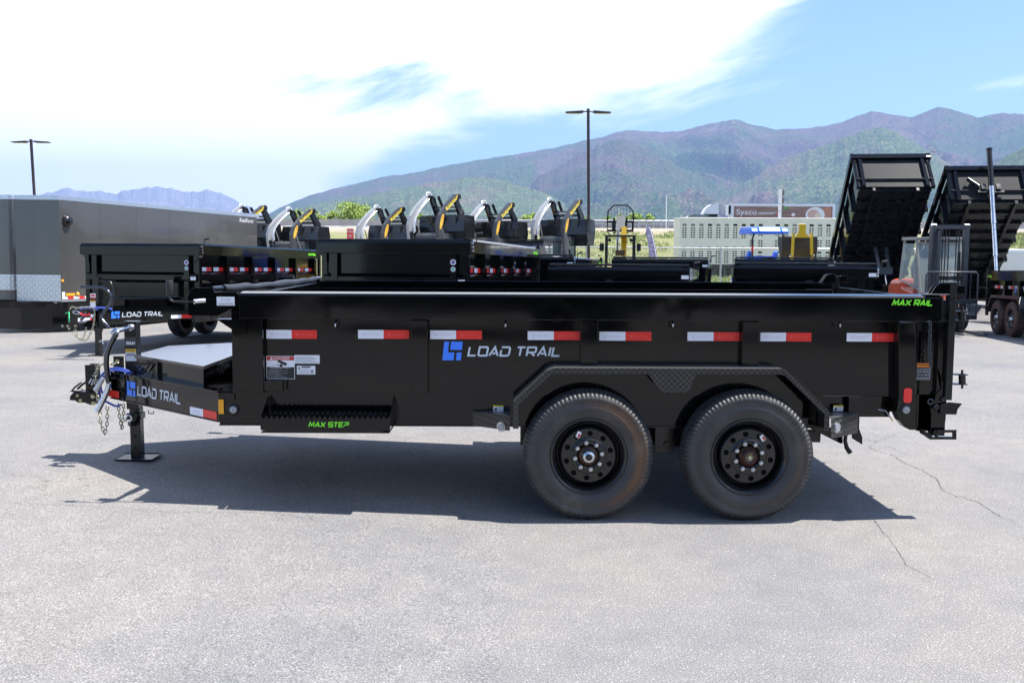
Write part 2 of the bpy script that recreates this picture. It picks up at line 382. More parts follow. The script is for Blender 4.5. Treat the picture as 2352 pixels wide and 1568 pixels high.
def cracks():
    rnd = random.Random(11); mb = MB()
    T = lambda q: (1808.8+.2197*q[0], 890+.2197*q[1])
    L1 = [T(q) for q in ((860, 610), (880, 645), (950, 665), (1130, 715), (1140, 745), (1230, 790), (1380, 850), (1470, 900), (1560, 960), (1585, 995), (1610, 1060), (1700, 1110), (1830, 1150), (2000, 1200), (2070, 1250), (2200, 1330), (2420, 1430))]
    L2 = [T(q) for q in ((870, 605), (930, 575), (905, 560), (800, 540))]; L3 = [T(q) for q in ((905, 570), (1000, 545), (1060, 515), (1130, 490), (1200, 470))]
    L4 = [T(q) for q in ((910, 1390), (950, 1440), (1010, 1530), (1060, 1568))]+[(2060, 1262), (2084, 1300), (2150, 1330)]
    L5 = [(0, 1199), (90, 1200), (170, 1199), (300, 1203), (380, 1206), (440, 1205), (520, 1202), (590, 1200), (660, 1202), (700, 1208), (780, 1216)]; L6 = [T(q) for q in ((940, 650), (1050, 620), (1120, 640), (1200, 680), (1300, 720), (1400, 760))]
    for L, w in ((L1, .0026), (L2, .0016), (L3, .0016), (L4, .0017), (L5, .0016), (L6, .0012)):
        P = []
        for a, b in zip(L, L[1:]):
            n = 7
            for i in range(n): t = i/n; P.append((a[0]+(b[0]-a[0])*t+rnd.gauss(0, 1.0), a[1]+(b[1]-a[1])*t+rnd.gauss(0, .9)))
        Q = [hit(px, py, (0, 0, 0), (0, 0, 1)) for px, py in P]
        for i in range(len(Q)-1):
            a, b = Q[i], Q[i+1]; d = (b-a); nn = Vector((-d.y, d.x, 0)).normalized(); u, v = w*rnd.uniform(.3, 1.5), w*rnd.uniform(.3, 1.5)
            za, zb = gz(a.x, a.y)+.004, gz(b.x, b.y)+.004
            mb.add([(a.x-nn.x*u, a.y-nn.y*u, za), (b.x-nn.x*v, b.y-nn.y*v, zb), (b.x+nn.x*v, b.y+nn.y*v, zb), (a.x+nn.x*u, a.y+nn.y*u, za)], [(0, 1, 2, 3)])
    o = mb.build('parking_lot', mat('crack_dark', (.13, .125, .12), .95)); o['kind'] = 'structure'
cracks()
def hz(x, y):
    base = -.0 if y < 44 else -.45*smooth(44, 52, y)
    up = 4.2*smooth(70, 127, y)*(.35+.65*smooth(60, 120, y))
    z = base+up+(.45*smooth(110, 127, y))
    if 46 < y < 124: z += .35*(noise.noise(Vector((x*.11, y*.13, 0))))*smooth(46, 60, y)*(1-smooth(112, 124, y))
    return z
def hill_mat():
    m, t, b, L, N, M, ramp, mix = node_mat('dry_grass_bank')
    g = N('ShaderNodeTexCoord').outputs['Object']; s = N('ShaderNodeSeparateXYZ'); L.new(g, s.inputs[0])
    n1 = N('ShaderNodeTexNoise', i_Scale=.35, i_Detail=8.0, i_Roughness=.7); n2 = N('ShaderNodeTexNoise', i_Scale=4.0, i_Detail=6.0, i_Roughness=.8)
    for n in (n1, n2): L.new(g, n.inputs['Vector'])
    c = ramp(n1.outputs['Fac'], [(.3, (.10, .135, .035)), (.5, (.20, .215, .075)), (.68, (.30, .265, .13))])
    c = mix(.5, c, ramp(n2.outputs['Fac'], [(.3, (.09, .12, .03)), (.7, (.34, .31, .17))]))
    dirt = ramp(M('ADD', s.outputs[2], M('MULTIPLY', M('SUBTRACT', n1.outputs['Fac'], .5), 3.0)), [(0.0, (0, 0, 0)), (.99, (1, 1, 1))])
    dz = N('ShaderNodeMapRange'); L.new(M('ADD', s.outputs[2], M('MULTIPLY', M('SUBTRACT', n1.outputs['Fac'], .5), 2.2)), dz.inputs[0]); dz.inputs[1].default_value = 3.2; dz.inputs[2].default_value = 3.8
    c = mix(dz.outputs[0], c, ramp(n2.outputs['Fac'], [(.3, (.30, .24, .19)), (.7, (.44, .38, .32))]))
    L.new(c, b.inputs['Base Color']); b.inputs['Roughness'].default_value = .95
    bp = N('ShaderNodeBump'); bp.inputs['Strength'].default_value = .8; bp.inputs['Distance'].default_value = .15; L.new(n2.outputs['Fac'], bp.inputs['Height']); L.new(bp.outputs[0], b.inputs['Normal'])
    return m
HILLM = hill_mat()
grid_obj('hillside', seq((-160, 160, 90)), seq((42, 130, 60)), hz, HILLM)
ROADM = mat('road_asphalt', (.16, .16, .165), .9, var=.12, vs=3)
PLAINM = mat('far_plain', (.13, .15, .06), .95, var=.3, vs=.01)
fz0 = hz(0, 130)
grid_obj('road', seq((-400, 400, 8)), [130, 134, 150, 168], lambda x, y: 4.62 if y > 130 else fz0, ROADM)
grid_obj('ground', [-30000, -3000, -400, 400, 3000, 30000], [168, 400, 1500, 5000, 40000], lambda x, y: 4.6 if y < 300 else (3.0 if y < 2000 else -40), PLAINM)
grid_obj('ground', [-40000, -160, 160, 40000], [-4000, -90, 42.2, 132], lambda x, y: -.75 if not (-161 < x < 161 and y > 0) else -.8, PLAINM)
# ---- grass on the bank
def grass():
    v = []; f = []; mi = []; rnd = random.Random(3)
    for i in range(15000):
        y = rnd.uniform(47, 118); x = rnd.choice((rnd.uniform(-4/90*y-6, 17/90*y+4), rnd.uniform(.42*y, .56*y)))
        z = hz(x, y)
        if noise.noise(Vector((x*.2, y*.2, 3))) < -.25: continue
        h = rnd.uniform(.12, .42); k = rnd.random()
        for j in range(4):
            a = rnd.uniform(0, 6.28); dx, dy = math.cos(a)*.09, math.sin(a)*.09; ox, oy = rnd.gauss(0, .16), rnd.gauss(0, .16); lean = rnd.gauss(0, .14)
            b = len(v); v += [(x+ox-dx, y+oy-dy, z-.03), (x+ox+dx, y+oy+dy, z-.03), (x+ox+lean, y+oy+lean*.5, z+h*rnd.uniform(.6, 1))]; f.append((b, b+1, b+2)); mi.append(0 if k < .45 else (1 if k < .8 else 2))
    me = bpy.data.meshes.new('grass'); me.from_pydata(v, [], f)
    for c in (('grass_green', (.26, .34, .10)), ('grass_dry', (.52, .50, .27)), ('grass_olive', (.38, .42, .17))): me.materials.append(mat(*c, .9))
    me.polygons.foreach_set('material_index', mi); o = bpy.data.objects.new('grass', me); COL.objects.link(o)
    tag(o, 'tufts of pale green and dry grass covering the bank below the highway', 'grass', kind='stuff')
grass()
# ---- mountains
def interp(tab, x):
    if x <= tab[0][0]: return tab[0][1]
    for (a, p), (b, q) in zip(tab, tab[1:]):
        if x <= b: return p+(q-p)*(x-a)/(b-a)
    return tab[-1][1]
def range_mesh(name, tab, px0, px1, r0, r1, npx, nr, m, rough=1.0, seed=0, ramp_p=.92, z0=-60, jag=2.2, spur=1.0):
    v = []; f = []
    for i in range(npx+1):
        px = px0+(px1-px0)*i/npx
        d = ray(px, 568.0); a = math.atan2(d.x, d.y)
        yy = interp(tab, px)-jag*noise.fractal(Vector((px*.035, seed, 0)), .8, 2.0, 6)
        e = at(px, yy, 1000.0); te = (e.z-CAMH)/math.hypot(e.x, 1000.0)
        for j in range(nr+1):
            t = j/nr*1.12; r = r0+(r1-r0)*t
            x, y = math.sin(a)*r, math.cos(a)*r
            H = te*r1
            sc = r1/7600*1500; wv = Vector((x/sc, y/sc, seed)); wv += Vector((noise.noise(wv*.9), noise.noise(wv*.9+Vector((7, 3, 1))), 0))*.55
            rm = noise.ridged_multi_fractal(wv, .95, 2.1, 7, .9, 1.9); r3 = noise.fractal(Vector((x, y, 5))*(8.0/sc), .8, 2.1, 4)
            if t <= 1:
                z = H*(t**ramp_p); env = (t*(1-t))*4*min(1, (1-t)*3.5); env2 = min(1, t*3)*min(1, (1-t)*4)
                z += H*spur*(rm-1.75)*.34*env2+rough*H*r3*.02*min(1, env*2)
                z = min(z, te*r*.998) if t < 1 else z
            else: z = H*(1-(t-1)*2.2)
            v.append((x, y, max(z0, z+CAMH)))
    n = nr+1
    for i in range(npx):
        for j in range(nr): f.append((i*n+j, (i+1)*n+j, (i+1)*n+j+1, i*n+j+1))
    me = bpy.data.meshes.new(name); me.from_pydata(v, [], f); me.materials.append(m); me.polygons.foreach_set('use_smooth', [True]*len(f))
    o = bpy.data.objects.new(name, me); COL.objects.link(o); o['kind'] = 'structure'; return o
def mount_mat(name, veg, rock, rock2, fscale=.0016, green=.5, snow=None):
    m, t, b, L, N, M, ramp, mix = node_mat(name)
    g = N('ShaderNodeTexCoord').outputs['Object']; s = N('ShaderNodeSeparateXYZ'); L.new(g, s.inputs[0])
    n1 = N('ShaderNodeTexNoise', i_Scale=fscale, i_Detail=9.0, i_Roughness=.62, i_Distortion=.6); n2 = N('ShaderNodeTexNoise', i_Scale=fscale*9, i_Detail=9.0, i_Roughness=.75); n3 = N('ShaderNodeTexNoise', i_Scale=fscale*45, i_Detail=5.0, i_Roughness=.8)
    for n in (n1, n2, n3): L.new(g, n.inputs['Vector'])
    c = ramp(n2.outputs['Fac'], [(.32, rock), (.6, rock2)])
    fac = N('ShaderNodeMapRange'); L.new(M('SUBTRACT', M('ADD', M('MULTIPLY', n1.outputs['Fac'], .75), M('MULTIPLY', n2.outputs['Fac'], .35)), M('MULTIPLY', M('SUBTRACT', s.outputs[2], 380.0), .00011)), fac.inputs[0]); fac.inputs[1].default_value = green-.06; fac.inputs[2].default_value = green+.06
    c = mix(fac.outputs[0], c, ramp(n2.outputs['Fac'], [(.35, veg), (.65, tuple(q*2.0 for q in veg))]))
    # dark scrub specks and pale scree
    c = mix(M('MULTIPLY', M('GREATER_THAN', n3.outputs['Fac'], .53), .75), c, tuple(q*.35 for q in veg))
    c = mix(M('MULTIPLY', M('LESS_THAN', n3.outputs['Fac'], .43), .5), c, tuple(min(1, q*2.3) for q in rock2))
    if snow:
        sf = M('MULTIPLY', M('GREATER_THAN', s.outputs[2], snow), M('MULTIPLY', M('MULTIPLY', M('GREATER_THAN', n2.outputs['Fac'], .58), M('GREATER_THAN', n3.outputs['Fac'], .57)), M('LESS_THAN', M('ABSOLUTE', M('SUBTRACT', s.outputs[0], 1500.0)), 240.0))); c = mix(sf, c, (.85, .88, .92))
    L.new(c, b.inputs['Base Color']); b.inputs['Roughness'].default_value = 1.0; b.inputs['Specular IOR Level'].default_value = .1
    return m
T1 = [(560, 520), (600, 500), (640, 480), (700, 452), (760, 435), (800, 425), (900, 402), (960, 396), (1000, 384), (1100, 367), (1200, 351), (1260, 340), (1300, 332), (1380, 313), (1440, 298), (1500, 302), (1560, 300), (1600, 288), (1650, 277), (1680, 273), (1720, 284), (1780, 297), (1830, 293), (1880, 291), (1930, 276), (1990, 254), (2030, 262), (2080, 268), (2140, 246), (2175, 250), (2230, 268), (2290, 258), (2352, 262), (2450, 240), (2600, 255), (2800, 230)]
T2 = [(2080, 520), (2150, 472), (2200, 440), (2260, 385), (2300, 357), (2352, 330), (2450, 300), (2600, 290), (2800, 250)]
T0 = [(-300, 470), (-150, 448), (0, 455), (85, 450), (115, 441), (160, 432), (200, 440), (235, 437), (270, 444), (310, 433), (340, 431), (370, 427), (410, 437), (440, 443), (480, 437), (510, 445), (540, 457), (575, 478), (620, 500), (700, 520)]
M1 = mount_mat('scrub_mountain', (.030, .055, .010), (.066, .046, .040), (.140, .098, .080), green=.505, snow=830.0)
M2 = mount_mat('green_foothill', (.040, .065, .012), (.10, .075, .045), (.16, .115, .075), green=.47)
M0 = mount_mat('bare_mountain', (.07, .075, .05), (.14, .12, .115), (.26, .22, .20), fscale=.0007, green=.62)
range_mesh('mountains', T1, 540, 2760, 3000, 7600, 820, 200, M1, seed=2.3)
TA = [(560, 520), (640, 490), (720, 468), (800, 452), (870, 440), (960, 424), (1030, 413), (1090, 404), (1140, 408), (1190, 424), (1260, 446), (1330, 474), (1400, 500), (1500, 522)]
TB_ = [(1040, 522), (1130, 474), (1190, 436), (1250, 398), (1310, 362), (1370, 334), (1425, 318), (1480, 336), (1530, 366), (1580, 396), (1640, 422), (1720, 452), (1800, 505)]
TC_ = [(1540, 522), (1610, 476), (1670, 442), (1730, 404), (1790, 366), (1850, 344), (1910, 326), (1970, 298), (2015, 290), (2070, 316), (2130, 352), (2200, 392), (2270, 440), (2340, 500), (2400, 522)]
M3 = mount_mat('sage_spur', (.046, .072, .018), (.10, .066, .048), (.19, .135, .10), green=.455)
M4 = mount_mat('brown_spur', (.030, .050, .012), (.056, .040, .036), (.125, .090, .076), green=.54)
range_mesh('mountains', TA, 560, 1500, 3000, 5400, 330, 90, M3, seed=12.4, jag=3.5)
range_mesh('mountains', TB_, 1040, 1800, 3100, 6000, 300, 100, M4, seed=17.2, jag=4.0)
range_mesh('mountains', TC_, 1540, 2400, 2900, 5600, 330, 100, M3, seed=21.9, jag=4.0)
range_mesh('mountains', T2, 2080, 2760, 2200, 4300, 150, 60, M2, seed=8.1)
range_mesh('mountains', T0, -260, 690, 9500, 15000, 420, 110, M0, seed=5.7, jag=4.5)
SNOW = mat('snow_patch', (.85, .88, .93), .8)
# ---- trees behind the highway barrier
LEAF = [mat('leaf_light', (.30, .40, .06), .7, var=.25, vs=4), mat('leaf_mid', (.18, .27, .04), .75, var=.25, vs=4), mat('leaf_dark', (.08, .13, .02), .8)]
BARK = mat('bark', (.10, .07, .05), .9, var=.3, vs=6)
def tree(px, ptop, Y, wpx, label, seed=0, leafs=1500, sq=1.0):
    rnd = random.Random(seed); top = at(px, ptop, Y); zb = 4.55; h = top.z-zb; wr = wpx/2*Y/FPX*1.35
    root = empty('leafy_tree', (top.x, Y, zb), 0, label, 'tree', 'trees beyond the highway')
    tk = MB(); tk.tube([(0, 0, -.1), (.05, 0, h*.3), (-.04, .05, h*.62)], [.16, .12, .05], 7)
    for k in range(5):
        a = k*1.3; tk.tube([(0, 0, h*.22+k*.05*h), (math.cos(a)*wr*.5, math.sin(a)*wr*.5, h*.6)], [.07, .02], 5)
    tk.build('trunk', BARK, root)
    mb = MB(); cl = []
    for k in range(16):
        a = rnd.uniform(0, 6.28); rr = wr*rnd.uniform(.1, .8); zz = h*rnd.uniform(.30, .86)*sq
        f = 1-.55*abs(zz/h-.5)*1.4; cl.append((Vector((math.cos(a)*rr*f, math.sin(a)*rr*f, zz)), wr*rnd.uniform(.22, .42)))
    for i in range(leafs):
        c, r = cl[rnd.randrange(len(cl))]
        d = Vector((rnd.gauss(0, 1), rnd.gauss(0, 1), rnd.gauss(0, 1))).normalized()*r*rnd.uniform(.55, 1.12); d.z *= .8
        p = c+d; s = rnd.uniform(.10, .24); u = Vector((rnd.gauss(0, 1), rnd.gauss(0, 1), rnd.gauss(0, 1))).normalized(); w = u.orthogonal().normalized()
        mb.add([p-u*s, p+w*s*.7, p+u*s, p-w*s*.7], [(0, 1, 2, 3)], rnd.choice((0, 0, 0, 1, 1, 2)))
    mb.build('crown', LEAF, root); return root
for k, a in enumerate([(762, 484, 182, 34, 'small rounded green tree left of the tallest one behind the barrier wall', 1300), (812, 466, 178, 82, 'tallest and widest bright green tree behind the concrete barrier wall', 3600), (735, 492, 180, 30, 'low green bush right of the bucket beside the long barrier wall', 900), (702, 478, 184, 56, 'green tree showing between the raised arms above the grey cargo trailer', 1800),
    (1215, 486, 184, 46, 'bright green tree showing between two raised loader arms at centre', 1600), (1176, 492, 184, 26, 'small green bush left of the tree between the centre loader arms', 700), (960, 489, 182, 24, 'small green bush seen behind the tallest raised loader', 700), (1344, 491, 184, 22, 'tiny green bush just left of the tall brown lamp post', 500),
    (1394, 491, 186, 20, 'thin grey green bush just right of the tall brown lamp post', 450), (1420, 488, 186, 24, 'wispy green tree left of the octagonal load guard', 550), (1458, 487, 184, 38, 'rounded green tree framed by the octagonal load guard', 1500), (1492, 489, 184, 30, 'green bush right of the octagonal load guard', 900)]):
    tree(*a[:5], seed=k+5, leafs=a[5])
# ================================================================ WHEELS
def tyre_mat(name, mud):
    m, t, b, L, N, M, ramp, mix = node_mat(name)
    g = N('ShaderNodeTexCoord').outputs['Object']; s = N('ShaderNodeSeparateXYZ'); L.new(g, s.inputs[0])
    n1 = N('ShaderNodeTexNoise', i_Scale=5.0, i_Detail=7.0, i_Roughness=.65); n2 = N('ShaderNodeTexNoise', i_Scale=40.0, i_Detail=3.0)
    for n in (n1, n2): L.new(g, n.inputs['Vector'])
    r = M('SQRT', M('ADD', M('POWER', s.outputs[0], 2.0), M('POWER', s.outputs[2], 2.0)))
    c = ramp(n1.outputs['Fac'], [(.3, (.024, .024, .026)), (.7, (.056, .055, .054))])
    ang = M('ARCTAN2', s.outputs[2], s.outputs[0])
    ring = M('SUBTRACT', 1.0, M('MINIMUM', M('MULTIPLY', M('ABSOLUTE', M('SUBTRACT', r, .335)), 22.0), 1.0))
    side = M('MAXIMUM', M('COSINE', M('ADD', ang, mud[1])), 0.0)
    f = M('MULTIPLY', M('MULTIPLY', ring, side), M('MULTIPLY', n1.outputs['Fac'], mud[0])); f = M('MINIMUM', f, .8)
    c = mix(f, c, (.11, .055, .024))
    f2 = M('MULTIPLY', M('MAXIMUM', M('SUBTRACT', n1.outputs['Fac'], .55), 0.0), mud[2]); c = mix(M('MINIMUM', f2, .6), c, (.16, .12, .085))
    L.new(c, b.inputs['Base Color']); b.inputs['Roughness'].default_value = .52; b.inputs['Specular IOR Level'].default_value = .45
    rw = M('SINE', M('MULTIPLY', r, 420.0)); h = M('ADD', M('MULTIPLY', rw, .12), M('MULTIPLY', n2.outputs['Fac'], .3))
    bp = N('ShaderNodeBump'); bp.inputs['Strength'].default_value = .25; bp.inputs['Distance'].default_value = .003; L.new(h, bp.inputs['Height']); L.new(bp.outputs[0], b.inputs['Normal'])
    return m
TY_A = tyre_mat('tyre_rubber_muddy', (3.2, -.15, 2.6)); TY_B = tyre_mat('tyre_rubber', (.5, .4, .6))
RIMP = mat('black_wheel_paint', (.004, .004, .005), .14, coat=.2, bump=.02, bs=20)
RIMD = mat('rust_speckled_hub', (.010, .008, .007), .4, col2=(.09, .032, .015), vs=30)
DARK = mat('dark_recess', (.004, .004, .004), .8)
NUT = mat('zinc_nut', (.60, .62, .62), .25, metal=1, var=.2, vs=60)
def tyre_mb(R0=.415, n=88, W_=.235):
    mb = MB(); k = R0/.415
    prof = [(.236, .022), (.252, .006), (.285, -.003), (.318, -.006), (.322, -.003), (.352, -.001), (.355, -.004), (.372, .002), (.386, .012), (.396, .024), (.4075, .042), (.411, .066), (.402, .069), (.402, .076), (.412, .079), (.415, .112), (.405, .115), (.405, .121), (.415, .124), (.412, .158), (.402, .161), (.402, .168), (.411, .171), (.4075, .193), (.396, .211), (.386, .223), (.355, .236), (.318, .241), (.252, .229), (.236, .213)]
    steps = []
    for j in range(n):
        a = 2*math.pi*j/n; d = 2*math.pi/n; steps += [(a, 0), (a+d*.89, 0), (a+d*.91, 1), (a+d*.98, 1)]
    v = []; K = len(prof)
    for r, t in prof:
        for a, gv in steps:
            rr = r*k; tt = t*W_/.235
            if gv and r > .383: rr -= .0045*k*min(1, (r-.38)/.02); tt += .0025 if t < .1 else -.0025
            v.append((math.cos(a)*rr, tt, math.sin(a)*rr))
    m = len(steps); f = []
    for i in range(K-1):
        for j in range(m):
            j2 = (j+1) % m; f.append((i*m+j, i*m+j2, (i+1)*m+j2, (i+1)*m+j))
    mb.add(v, f, 0, None, True); return mb
def holed_ring(mb, r0, r1, rc, rh, n, t, mi=0, depth=.02, mi2=1, a0=0.0):
    for k in range(n):
        c = a0+2*math.pi*k/n; w = math.pi/n; B = []
        for i in range(4): B.append((r0, c-w+2*w*i/4))
        for i in range(4): B.append((r0+(r1-r0)*i/4, c+w))
        for i in range(4): B.append((r1, c+w-2*w*i/4))
        for i in range(4): B.append((r1+(r0-r1)*i/4, c-w))
        P = [(r*math.cos(a), r*math.sin(a)) for r, a in B]; hc = (rc*math.cos(c), rc*math.sin(c))
        H = []
        for x, z in P:
            a = math.atan2(z-hc[1], x-hc[0]); H.append((hc[0]+rh*math.cos(a), hc[1]+rh*math.sin(a)))
        v = [(x, t, z) for x, z in P]+[(x, t, z) for x, z in H]+[(x, t+depth, z) for x, z in H]; m = 16
        f = [(i, m+i, m+(i+1) % m, (i+1) % m) for i in range(m)]+[(m+i, 2*m+i, 2*m+(i+1) % m, m+(i+1) % m) for i in range(m)]
        mb.add(v, f[:m], mi); mb.add(v, f[m:], mi)
        mb.add([(x, t+depth, z) for x, z in H], [tuple(range(m))], mi2)
def wheel(parent, loc, cap='silver', ty=TY_A, phase=0.0, flip=False, name='wheel', full=True, R0=.415, cols=None, W_=.235):
    root = empty(name, loc); root.parent = parent
    if flip: root.rotation_euler = (0, 0, math.pi)
    tyre_mb(R0, 88 if full else 30, W_).build('tyre', ty, root)
    m = MB(); k = R0/.415
    m.lathe([(.236*k, .03), (.243*k, .016), (.240*k, .010), (.231*k, .010), (.224*k, .024), (.206*k, .036), (.200*k, .062), (.196*k, .095), (.190*k, .10), (.187*k, .070), (.182*k, .052), (.168*k, .043)], n=64, caps=False)
    holed_ring(m, .116*k, .168*k, .142*k, .0175*k, 10, .043, 0, .03, 1, a0=phase)
    m.lathe([(.116*k, .043), (.110*k, .036), (.066*k, .036), (.064*k, .050), (.062*k, .06)], n=48, caps=False)
    m.build('rim', [RIMP, DARK] if not cols else cols, root)
    m = MB()
    if cap == 'silver':
        m.lathe([(.066*k, .055), (.060*k, .03), (.045*k, .022), (.042*k, .02)], n=32, mi=0, caps=False); m.lathe([(.041*k, .025), (.040*k, -.002), (.034*k, -.012), (.022*k, -.016)], n=32, mi=1, caps=False); m.lathe([(.022*k, -.016), (.020*k, -.020), (.001, -.021)], n=24, mi=2)
        m.build('hub_cap', [RIMD, NUT, INK], root)
    elif cap == 'rusty':
        m.lathe([(.066*k, .055), (.060*k, .03), (.045*k, .022), (.042*k, .0), (.036*k, -.006), (.030*k, -.006), (.028*k, .01), (.001, .012)], n=32, mi=0, caps=False)
        m.cyl((0, .012, 0), (0, -.006, 0), .014*k, 6, 1); m.tube([(.022*math.cos(a), .004, .022*math.sin(a)) for a in [i*.523 for i in range(12)]], .0035, 6, 1, closed=True)
        m.build('hub', [RIMD, GOLDZ], root)
    else:
        m.lathe([(.066*k, .05), (.05*k, .02), (.04*k, -.01), (.001, -.012)], n=20, mi=0); m.build('hub_cap', [cap if not isinstance(cap, str) else NUT], root)
    if full:
        for i in range(8):
            a = i*math.pi/4+phase*.7; c = (.086*math.cos(a), .036, .086*math.sin(a)); q = MB()
            q.lathe([(.019, .0), (.019, -.003), (.0145, -.004)], c, n=20, mi=1)
            hx = [(c[0]+.0135*math.cos(b+a), c[1]-.004, c[2]+.0135*math.sin(b+a)) for b in [j*math.pi/3 for j in range(6)]]
            q.prism(hx, (0, -.016, 0)); q.lathe([(.0095, -.020), (.008, -.026), (.001, -.027)], c, n=12); q.build('lug_nut', [NUT, RIMP], root)
    return root
DCH = mat('dark_chrome', (.10, .105, .115), .16, metal=1)
# ================================================================ MAIN TRAILER
OR = Vector((.6, 7.45, 0.0))
TR = empty('dump_trailer', OR, 0, 'long glossy black dump trailer with low sides and two axles in the foreground', 'trailer')
def part(mb, name, mats, bevel=0.0, label=None, parent=None): return mb.build(name, mats, parent or TR, OR, bevel, label=label)
YF, YR, YW, YM = 6.185, 6.30, 6.40, 6.415
YC = 7.45
def mir(y): return 2*YC-y
ZR, ZRB, ZFL, ZFB = 1.432, 1.266, .778, .560         # rail top, rail bottom, floor, frame bottom
XL, XRR = at(533, 800, YW).x, at(2064, 800, YW).x    # body ends
XRL, XRX = at(549, 680, YR).x, at(2166, 680, YR).x   # rail ends
# frame
m = MB()
for s in (0, 1):
    y0, y1 = (YM, YM+.07) if not s else (mir(YM)-.07, mir(YM))
    xe = at(2048, 930, YM).x; xs = at(503, 930, YM).x
    m.bx(xs, xe-.45, y0+.008, y1-.008, ZFB+.008, ZFL-.012)
    m.bx(xs, xe-.45, y0-.006, y1+.006, ZFB, ZFB+.008); m.bx(xs, xe-.45, y0, y1, ZFL-.012, ZFL-.003)
    m.bx(xe-.45, xe, y0+.03, y1-.008, ZFB+.07, ZFL-.012)
for x in [XL+.1+i*.42 for i in range(11)]: m.bx(x, x+.05, YM+.075, mir(YM)-.075, ZFL-.12, ZFL-.02)
part(m, 'frame', BLACK)
# tongue beams
bx0 = Vector((at(503, 936, 6.42).x, 6.42, 0)); bdir = Vector((-1, .9, 0)).normalized(); bn = Vector((-bdir.y, bdir.x, 0)); bn = bn if bn.y < 0 else -bn
blen = 1.50
def bpt(s, z, o=0.0): return bx0+bdir*s+bn*o+Vector((0, 0, z))
for s in (0, 1):
    m = MB(); zt, zb = .786, .580
    def fy(p): return Vector((p.x, mir(p.y), p.z)) if s else p
    def slab(a, b, z0, z1, o0, o1):
        P = [fy(bpt(a, z0, o0)), fy(bpt(b, z0, o0)), fy(bpt(b, z0, o1)), fy(bpt(a, z0, o1))]; m.prism(P, (0, 0, z1-z0))
    slab(0, blen, zb+.008, zt-.008, 0, -.012); slab(0, blen, zb, zb+.008, .012, -.075); slab(0, blen, zt-.008, zt, .012, -.075); slab(0, blen, zb+.008, zt-.008, -.05, -.056)
    part(m, 'tongue_beam', BLACK, .002)
m = MB(); m.prism([(bx0.x-.02, 6.42, .786), (bx0.x+.25, 6.42, .786), (bx0.x+.25, mir(6.42), .786), (bx0.x-.02, mir(6.42), .786)], (0, 0, .006)); m.bx(bx0.x-.01, bx0.x+.07, 6.44, mir(6.44), .59, .78)
part(m, 'front_crossmember', BLACK)
# beam decals
def bd(px, py, o=.003): return hit(px, py, bx0+bn*o, bn)
def beam_rect(m, pa, pb, ya, yb, mi=0, o=.014):
    p1, p2 = bd(pa, (ya+yb)/2, o), bd(pb, (ya+yb)/2, o); z1 = bd(pa, ya, o).z; z0 = bd(pa, yb, o).z
    m.quad((p1.x, p1.y, z0), (p2.x, p2.y, z0), (p2.x, p2.y, z1), (p1.x, p1.y, z1), mi)
m = MB(); ub = -bdir; pA = bd(291, 890, .003); pB = bd(312, 890, .003); emblem(m, Vector((pA.x, pA.y, .630)), ub, (0, 0, 1), (pB-pA).length*.98, .108, 0, .05); part(m, 'logo_emblem', BLUE); m = MB()
pA = bd(315, 890, .003); pB = bd(415, 890, .003); slab_text(m, 'LOAD TRAIL', Vector((pA.x, pA.y, .643)), ub, (0, 0, 1), .078, (pB-pA).length, 0, .12, .19, bn)
part(m, 'logo_lettering', SILVER)
def tape_on_beam(px0, px1, py0, py1, split, flip=False):
    m = MB(); a, b, c = bd(px0, py0, .004), bd(px0+(px1-px0)*split, py0, .004), bd(px1, py0, .004); z1, z0 = .645, .592
    if split > 0: m.quad((a.x, a.y, z0), (b.x, b.y, z0), (b.x, b.y, z1), (a.x, a.y, z1), 0)
    m.quad((b.x, b.y, z0), (c.x, c.y, z0), (c.x, c.y, z1), (b.x, b.y, z1), 1)
    if split > 0:
        w = (b-a).length; slab_text(m, 'LOAD TRAIL', Vector((a.x, a.y, z0+.018))+ub*(w*.2)+bn*.001, ub, (0, 0, 1), .013, w*.6, 2, .1, .16, bn); slab_text(m, 'LOAD TRAIL', Vector((b.x, b.y, z0+.018))+ub*(w*.2)+bn*.001, ub, (0, 0, 1), .013, w*.6, 3, .1, .16, bn)
    part(m, 'reflective_tape', [RETRO, RED, WHF, REDF])
tape_on_beam(436, 497, 934, 960, .49); tape_on_beam(246, 273, 897, 914, 0)
m = MB(); a, c = bd(500.5, 930, .004), bd(513, 930, .004)
x0, x1 = at(502, 930, YM).x, at(514, 930, YM).x; z1, z0 = at(507, 917, YM).z, at(507, 950, YM).z; y = YM-.003
m.quad((x0, y, z0), (x1, y, z0), (x1, y, z1), (x0, y, z1), 0)
for i in range(5):
    zz = z0+(z1-z0)*(i*.2+.02); m.quad((x0, y-.001, zz), (x1, y-.001, zz+.018*.5), (x1, y-.001, zz+.012), (x0, y-.001, zz+.007), 1)
part(m, 'side_reflector', [AMBER, AMBER2])
# bed: walls, floor
m = MB(); m.bx(XL, XRR, YW, YW+.005, ZFL, ZR-.03); m.bx(XL, XRR, YW-.004, YW+.012, ZFL-.001, ZFL+.012)
part(m, 'bed_side', BLACK, label='near side wall of the black dump bed')
m = MB(); m.bx(XL, XRR, mir(YW)-.005, mir(YW), ZFL, ZR-.03); part(m, 'bed_side', BLACK, label='far side wall of the black dump bed')
m = MB(); m.bx(XL+.006, XRR, YW+.006, mir(YW)-.006, ZFL+.002, ZFL+.008); part(m, 'bed_floor', BLACK2)
m = MB(); m.bx(XL, XL+.006, YW+.006, mir(YW)-.006, ZFL-.05, ZR-.03)
for y in (YW+.25, YC, mir(YW)-.25): m.bx(XL-.05, XL-.001, y-.04, y+.04, ZFL-.02, ZRB)
part(m, 'bed_front', BLACK2)
